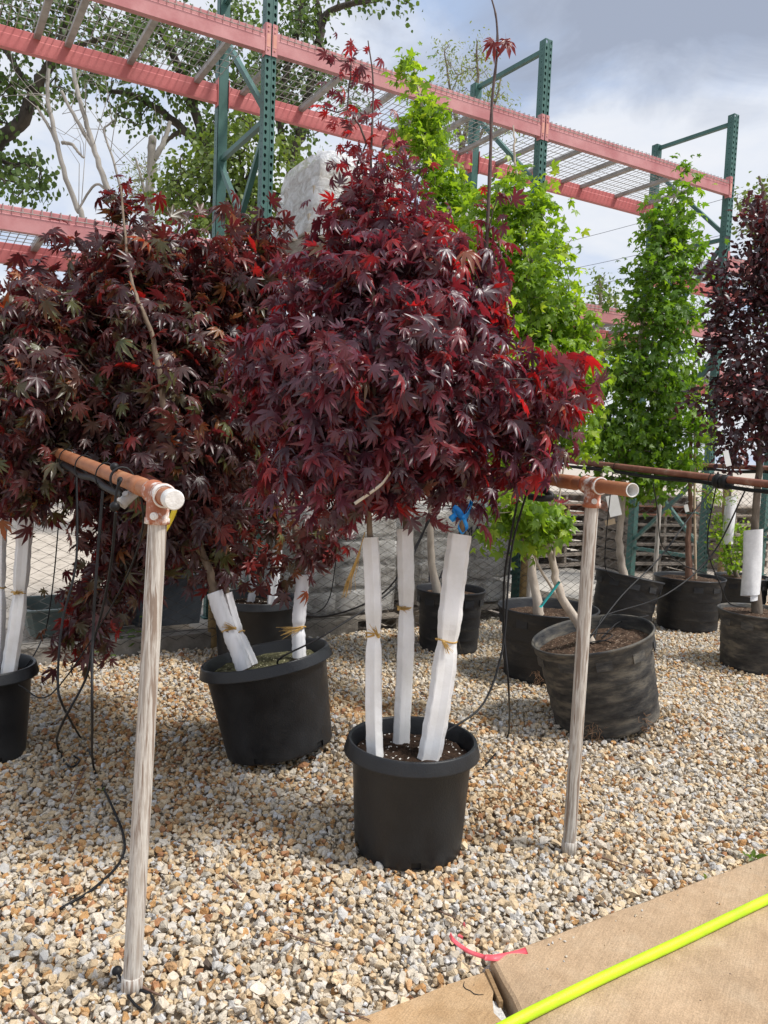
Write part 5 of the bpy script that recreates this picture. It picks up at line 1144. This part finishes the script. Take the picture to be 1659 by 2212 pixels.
drip('drip line curling into the deep tub from the streaked pipe', dd((1411, 1045, 5.0), (1422, 1113, 5.3), (1430, 1178, 5.6), (1474, 1219, 5.8), (1523, 1238, 5.9)), .004)
drip('drip line curling into the tipped tub below the white tag', dd((1324, 1015, 5.5), (1310, 1151, 5.7), (1308, 1227, 5.8), (1327, 1254, 5.9)), .004)
drip('drip line arched across the leaning tub to the deep tub', dd((1400, 1330, 4.6), (1343, 1342, 4.0), (1318, 1360, 3.85), (1300, 1378, 3.75)), .004)
drip('coiled black drip line end on the soil of the leaning tub', [in_pot(potE, .02+.05*math.cos(a)*(1+a*.04), -.06+.035*math.sin(a), he+.015+.006*a) for a in np.linspace(0, 9, 16)], .003)
drip('drip line hanging beside the tan fence post', dd((1015, 1150, 3.9), (1000, 1230, 3.9), (985, 1320, 3.9), (990, 1380, 3.9))+gl((1005, 1420), (1020, 1428)), .003)

# ------------------------------------------------------------------ hose, ribbon, litter
hp = [G(u, v, .047) for u, v in ((1000, 2270), (1109, 2208), (1244, 2140), (1329, 2099), (1479, 2029), (1659, 1942), (1800, 1880), (1950, 1822))]
mb = MB(); mb.tube(smooth_path(hp, 8), .0132, 16); tag(mb.build('garden_hose', m_hose), 'fluorescent lime garden hose lying across the tan concrete', 'hose')
rb = thing('flagging_ribbon', 'torn pink flagging ribbon in the gravel at the slab corner', 'ribbon', G(1048, 2069, .02))
for pts, w in (([(972, 2018), (978, 2030), (998, 2046), (1016, 2057), (1048, 2068)], .011), ([(1048, 2068), (1070, 2069), (1095, 2065), (1120, 2059), (1138, 2053)], .017), ([(990, 2020), (1000, 2026)], .008), ([(1001, 1994), (1005, 2001)], .008)):
    o = strip('strip', None, None, [G(u, v, .036+.004*math.sin(i*2)) for i, (u, v) in enumerate(pts)], w, m_pink, (.15, 1., .35), twist=.25); under(rb, o)
lr = np.random.default_rng(9)
def litter(name, label, cat, u, v, size, m, group):
    bm = bmesh.new()
    for p in lr.normal(size=(10, 3)): bm.verts.new((p/np.linalg.norm(p))*np.array([1, .6, .35])*size*lr.uniform(.6, 1))
    bmesh.ops.convex_hull(bm, input=bm.verts); bmesh.ops.delete(bm, geom=[x for x in bm.verts if not x.link_faces], context='VERTS')
    me = bpy.data.meshes.new(name); bm.to_mesh(me); bm.free(); me.materials.append(m); o = link(name, me, label=label, cat=cat, group=group); g = G(u, v); o.location = (g[0], g[1], float(gz(g[0], g[1]))+.012); o.rotation_euler = (0, 0, lr.uniform(0, 6))
for u, v, s_ in ((370, 1748, .020), (372, 1732, .012), (475, 1986, .017), (615, 1958, .014), (50, 1996, .016), (140, 1883, .013), (10, 1800, .016), (975, 1420, .015), (1370, 1480, .012), (1600, 1700, .013)):
    litter('bark_chip', 'small black bark chip lying on the gravel', 'bark chip', u, v, s_, m_debris, 'black chips on the gravel')
for i, (pts, r, lab) in enumerate(((((605, 2011), (650, 2028), (690, 2040), (740, 2056)), .0022, 'long thin brown twig on the gravel below the smooth pot'), (((490, 1891), (505, 1905), (525, 1926)), .004, 'stubby brown stick on the gravel between post and pot'), (((655, 1721), (690, 1738), (765, 1738)), .0022, 'forked dark twig on the gravel left of the smooth pot'),
                                  (((185, 1660), (165, 1700), (148, 1736)), .004, 'dark straight dripper spike stuck in the gravel'), (((1300, 1852), (1340, 1866), (1415, 1893)), .0028, 'dark curved twig right of the grey post'), (((300, 2128), (322, 2140), (352, 2152)), .0045, 'grey broken twig at the foot of the streaky post'), (((735, 2185), (790, 2200), (800, 2206)), .002, 'reddish twig near the slab edge'),
                                  (((62, 2180), (82, 2200), (100, 2215)), .005, 'weathered stick in the near gravel'), (((950, 1968), (985, 1985), (1010, 2005)), .002, 'thin dry stem above the pink ribbon'), (((1300, 1545), (1340, 1553), (1375, 1560)), .003, 'short twig beside the leaning tub'))):
    mb = MB(); mb.tube(smooth_path([G(u, v, .016) for u, v in pts], 4), [r*(1-.5*k/(4*(len(pts)-1))) for k in range(4*(len(pts)-1)+1)], 6); tag(mb.build('twig', m_stick), lab, 'twig')
def weed(label, u, v, n, size, seed):
    rs = np.random.default_rng(seed); g = G(u, v, .01); pos = g+rs.normal(0, size*.35, (n, 3))*np.array([1, 1, .1]); d = rs.normal(0, 1, (n, 3)); d[:, 2] = rs.uniform(.2, .9, n)
    nr = rs.normal(0, .4, (n, 3))+np.array([0, 0, 1.]); me = leaf_mesh('leaves', pos, frames(d, nr), size*rs.uniform(.6, 1.1, n), rs.integers(0, 6, n), OV, np.array([(.10, .17, .03)]*n), m_mapleg); tag(link('weed', me), label, 'weed')
for u, v, n, s_, l in ((1527, 1899, 7, .022, 'small weed sprouting at the slab edge'), (1630, 1852, 12, .03, 'bushier weed at the slab edge by the hose end'), (218, 1708, 5, .02, 'tiny green seedling beside the drip loop'), (678, 1673, 4, .016, 'tiny green seedling in front of the tipped pot'), (1600, 1478, 4, .018, 'tiny green seedling below the dusty tub')): weed(l, u, v, n, s_, int(u))
for u, v, z, n, l in ((300, 1290, 0, 14, 'broad-leaved green weed against the kerb behind the fence'), (215, 1425, 0, 8, 'yellowish weed at the kerb foot'), (1010, 1330, 0, 8, 'green weed at the foot of the tan fence post')):
    rs = np.random.default_rng(int(u)); 
    q = G(u, v, .02); q = q/1.; k = 4.9/(q @ RN) if q @ RN > 0 else 1; q = np.array([q[0]*min(k, 1), q[1]*min(k, 1), .02])
    pos = q+rs.uniform(-.08, .08, (n, 3)); pos[:, 2] = rs.uniform(.02, .22, n); d = rs.normal(0, 1, (n, 3)); d[:, 2] = .3
    me = leaf_mesh('leaves', pos, frames(d, rs.normal(0, .4, (n, 3))+np.array([0, 0, 1.])), .07*rs.uniform(.6, 1.1, n), rs.integers(0, 6, n), OV, np.array([(.08, .15, .03)]*n), m_mapleg)
    o = link('weed', me); tag(o, l, 'weed'); mb = MB()
    for p in pos: mb.tube([q-ZUP*.02, (q+p)/2+rs.normal(0, .01, 3), p], .0018, 4)
    part(o, mb, 'stalks', m_bark_g)
# roots and dry fibres growing out of the old tubs
for t, k in ((potE, 3), (potF, 2), (potG, 1)):
    rs = np.random.default_rng(k); mb = MB(); r = .255 if t is not potG else .2
    for c in range(k):
        a0 = -math.pi/2+rs.uniform(-.7, .7)
        for i in range(10):
            a = a0+rs.normal(0, .05); z = rs.uniform(.02, .10); st_ = np.array([r*math.cos(a)*1.005, r*math.sin(a)*1.005, z]); pts = [st_]
            for q in range(4): pts.append(pts[-1]+np.array([math.cos(a)*.006+rs.normal(0, .012), math.sin(a)*.006+rs.normal(0, .004), rs.normal(-.010, .010)]))
            mb.tube(pts, [.0018, .0015, .0012, .001, .0006], 4, cap=False)
    mb.build('roots', m_root, t)

# ------------------------------------------------------------------ trees beyond the yard
TD = [((.062, .105, .030), 3), ((.085, .135, .036), 3), ((.115, .165, .045), 1.5), ((.048, .080, .024), 2)]
TL = [((.10, .145, .030), 3), ((.13, .18, .035), 3), ((.16, .20, .05), 1.5), ((.08, .12, .03), 2)]
TP = [((.20, .23, .10), 3), ((.24, .26, .13), 2), ((.15, .19, .07), 2)]
def base_at(u, d): p = P(u, 1000, d); return np.array([p[0], p[1], -.06])
def limb(d, *uv): return [P(u, v, d) for u, v in uv]
D1 = 13.
b1 = base_at(-190, D1); make_tree('poplar_tree', 'dark spreading poplar with a heavy slanting limb above the left rack bay', b1, [([b1]+limb(D1, (-120, 520), (-20, 330), (50, 258), (70, 205), (109, 139), (150, 40), (190, -60)), .15, .06), (limb(D1, (70, 205), (20, 120), (-20, 60)), .06, .03), (limb(D1, (109, 139), (170, 100), (250, 80), (330, 100)), .06, .02), (limb(D1, (-20, 330), (20, 355), (70, 350)), .05, .02)],
          [(50, 70, D1, 80, 55, 1.2, .8), (170, 70, D1, 100, 60, 1.2, .8), (300, 100, D1, 90, 50, 1.2, .8), (40, 370, D1, 65, 70, 1, .8), (15, 200, D1, 60, 70, 1, .9), (80, 410, D1, 40, 20, .8, .6), (130, 190, D1, 60, 40, 1, .7), (200, 160, D1, 50, 30, 1, .6), (-60, 250, D1, 60, 120, 1.2, .8), (120, -30, D1, 160, 50, 1.2, .7)], 300, 12, .15, .10, PO, m_tree, TD, 51, m_bark_d, m_bark_d, droop=.8, tip=.007, gain=.003, rmax=.035, along=True)
b2 = base_at(560, D1+1); D2 = D1+1
make_tree('poplar_tree', 'twin-limbed dark poplar arching behind the first green upright', b2, [([b2]+limb(D2, (530, 640), (475, 430), (433, 324), (397, 281), (354, 245), (298, 212), (231, 192), (175, 165)), .13, .025), (limb(D2, (475, 430), (430, 265), (407, 212), (370, 106), (337, 50), (300, -40)), .10, .05), (limb(D2, (397, 281), (365, 300), (340, 335)), .05, .02), (limb(D2, (407, 212), (460, 120), (500, 20)), .07, .03)],
          [(430, 110, D2, 55, 70, 1, .8), (390, 185, D2, 60, 35, 1, .7), (300, 215, D2, 70, 22, .8, .6), (260, 245, D2, 40, 18, .8, .5), (310, 255, D2, 50, 18, .8, .5), (510, 50, D2, 60, 50, 1, .7), (520, 190, D2, 55, 70, 1, .7), (330, 60, D2, 70, 50, 1, .7), (460, 280, D2, 60, 40, 1, .7), (210, 150, D2, 50, 25, .8, .6)], 250, 12, .15, .10, PO, m_tree, TD, 52, m_bark_d, m_bark_d, droop=.8, tip=.007, gain=.003, rmax=.035)
b3 = base_at(690, D1+2); D3 = D1+2
make_tree('poplar_tree', 'dark poplar forking above the white wrapped cartons', b3, [([b3]+limb(D3, (660, 640), (632, 380), (650, 280), (672, 180), (688, 95), (712, 25), (830, -8), (900, -40)), .14, .035), (limb(D3, (650, 280), (612, 200), (640, 80), (655, -20)), .09, .04), (limb(D3, (632, 380), (600, 260), (575, 180)), .09, .03), (limb(D3, (688, 95), (690, 30), (672, -30)), .08, .04)],
          [(640, 50, D3, 50, 60, 1, .7), (705, 20, D3, 50, 25, 1, .5), (800, -5, D3, 70, 14, 1, .5), (620, 190, D3, 40, 60, 1, .7), (690, 140, D3, 35, 60, 1, .6), (575, 120, D3, 45, 80, 1, .7), (880, 5, D3, 40, 8, .5, .4), (740, 210, D3, 50, 50, 1, .4), (650, 270, D3, 60, 30, 1, .6)], 190, 12, .16, .10, PO, m_tree, TD, 53, m_bark_d, m_bark_d, droop=.8, tip=.007, gain=.003, rmax=.035)
b4 = base_at(480, 11.5); D4 = 11.5
make_tree('elm_tree', 'lighter yellow-green leafy tree behind the rack upright', b4, [([b4]+limb(D4, (480, 700), (465, 480), (470, 380), (480, 280)), .12, .03), (limb(D4, (465, 480), (400, 420), (360, 370)), .05, .02), (limb(D4, (470, 440), (540, 380), (570, 310)), .05, .02)],
          [(460, 350, D4, 85, 70, 1, .9), (400, 430, D4, 80, 60, 1, .9), (540, 310, D4, 50, 70, 1, .8), (550, 430, D4, 80, 60, 1, .9), (630, 340, D4, 50, 30, 1, .5), (470, 480, D4, 90, 40, 1, .9), (680, 420, D4, 50, 60, 1, .6)], 330, 15, .13, .085, PO, m_tree, TL, 54, m_bark_d, m_bark_d, droop=.5, tip=.006, gain=.003, rmax=.03)
b5 = base_at(330, 12.5); D5 = 12.5
make_tree('willow_sapling', 'wispy pale sapling beside the grey stump', b5, [([b5]+limb(D5, (330, 700), (318, 480), (310, 400), (290, 340)), .06, .015)], [(300, 390, D5, 35, 55, .6, .6), (270, 420, D5, 28, 50, .6, .5), (350, 430, D5, 40, 50, .6, .7), (330, 360, D5, 35, 40, .6, .4)], 110, 11, .10, .06, NA+OV[:2], m_tree, TP, 55, m_dead, m_dead, droop=-.2, tip=.004, gain=.002, rmax=.02)
b6 = base_at(1010, 20.); D6 = 20.
make_tree('catkin_tree', 'sparse pale tree with hanging catkins behind the middle rack bay', b6, [([b6]+limb(D6, (1010, 700), (1005, 420), (1000, 320), (1028, 200), (1030, 90)), .16, .02), (limb(D6, (1000, 320), (975, 210), (960, 110)), .06, .015), (limb(D6, (1003, 350), (1060, 250), (1085, 160)), .06, .015), (limb(D6, (1003, 380), (940, 280), (925, 210)), .05, .015)],
          [(962, 130, D6, 18, 40, .8, .5), (985, 170, D6, 28, 50, .8, .6), (1032, 140, D6, 24, 65, .8, .6), (1075, 200, D6, 30, 50, .8, .6), (940, 230, D6, 35, 50, .8, .6), (1010, 250, D6, 60, 60, 1, .7), (1090, 270, D6, 40, 40, 1, .5), (960, 320, D6, 60, 50, 1, .6)], 190, 13, .18, .10, NA+OV[:3], m_tree, TP, 56, m_bark_g, m_bark_g, droop=.7, tip=.006, gain=.003, rmax=.04)
b7 = base_at(1690, 16.); D7 = 16.
make_tree('elm_tree', 'pale green tree past the last upright, behind the plum', b7, [([b7]+limb(D7, (1680, 700), (1660, 520), (1650, 420), (1640, 380)), .12, .02), (limb(D7, (1665, 560), (1610, 480), (1590, 430)), .04, .015)],
          [(1650, 410, D7, 30, 35, .8, .5), (1620, 440, D7, 35, 30, .8, .5), (1670, 480, D7, 50, 60, .8, .7), (1680, 640, D7, 60, 90, 1, .9), (1600, 500, D7, 25, 30, .6, .3)], 140, 12, .14, .085, PO, m_tree, TL, 57, m_bark_g, m_bark_g, droop=.5, tip=.005, gain=.003, rmax=.03)
b8 = base_at(1300, 17.); D8 = 17.
make_tree('elm_tree', 'low bushy green tree seen between the two green potted maples', b8, [([b8]+limb(D8, (1300, 760), (1298, 660), (1295, 600)), .08, .02)], [(1295, 610, D8, 25, 28, .6, .7), (1305, 660, D8, 40, 40, .8, .8), (1310, 740, D8, 60, 50, .8, .9)], 90, 12, .13, .085, PO, m_tree, TL, 58, m_bark_g, m_bark_g, droop=.5, tip=.005, gain=.003, rmax=.03)
# dead trunks
def dead(label, d, base_u, limbs, seed, n_tw=14, name='dead_tree'):
    rs = np.random.default_rng(seed); b = base_at(base_u, d); t = thing(name, label, 'dead tree', b); tip_ = []
    for k, (uv, r0, r1) in enumerate(limbs):
        pts = ([b] if k == 0 else [])+limb(d, *uv); sp = smooth_path(pts, 6); mb = MB(); n = len(sp); mb.tube([p+rs.normal(0, r0*.12, 3) for p in sp], [r0+(r1-r0)*i/(n-1) for i in range(n)], 10); part(t, mb, 'trunk' if k == 0 else 'limb', m_dead)
        tip_ += sp[n//2:]
    mb = MB()
    for i in range(n_tw):
        p = tip_[rs.integers(len(tip_))]; q = p+rs.normal(0, .28, 3)+np.array([0, 0, .25]); r = q+rs.normal(0, .2, 3)+np.array([0, 0, .1]); mb.tube([p, q, r], [.006, .0045, .0025], 4, cap=False)
    part(t, mb, 'twigs', m_dead, kind='stuff')
dead('forked bare grey dead tree left of the wispy sapling', 11., 290, [([(262, 560), (245, 443), (218, 370), (202, 317), (185, 260), (165, 185), (155, 120)], .050, .026), ([(202, 320), (165, 258), (132, 195)], .032, .02), ([(232, 410), (205, 400), (170, 450)], .02, .015)], 61)
dead('bare grey dead tree with a hooked side branch near the slanting poplar limb', 11.5, 200, [([(180, 520), (167, 453), (139, 374), (124, 311), (112, 260), (103, 215), (105, 150)], .042, .028), ([(124, 311), (100, 265), (80, 230)], .024, .018), ([(133, 308), (155, 312), (170, 330), (181, 341)], .028, .016)], 62)
dead('thin crooked dead sapling between the forked dead tree and the stump', 11.2, 285, [([(275, 520), (265, 435), (247, 355), (225, 285), (235, 270), (247, 258)], .024, .010)], 63, 10)
dead('broken pale trunk stump with a side shoot beside the wispy sapling', 12.2, 315, [([(318, 560), (320, 463), (327, 331), (328, 298)], .075, .06), ([(332, 345), (352, 310), (368, 265)], .05, .03)], 64, 5, 'tree_stump')

# overhead wires far away
for k, (a, b) in enumerate((((900, 594, 60.), (2000, 291, 40.)), ((900, 638, 60.), (2000, 390, 40.)), ((900, 672, 60.), (2000, 452, 40.)))):
    pa, pb_ = P(*a), P(*b); mb = MB(); mb.tube([pa+(pb_-pa)*t-ZUP*1.2*4*t*(1-t)*.5 for t in np.linspace(0, 1, 14)], .014, 4); tag(mb.build('power_line', m_ink), 'thin overhead wire in the far sky, %s of three' % ('topmost', 'middle', 'lowest')[k], 'wire', 'overhead wires')
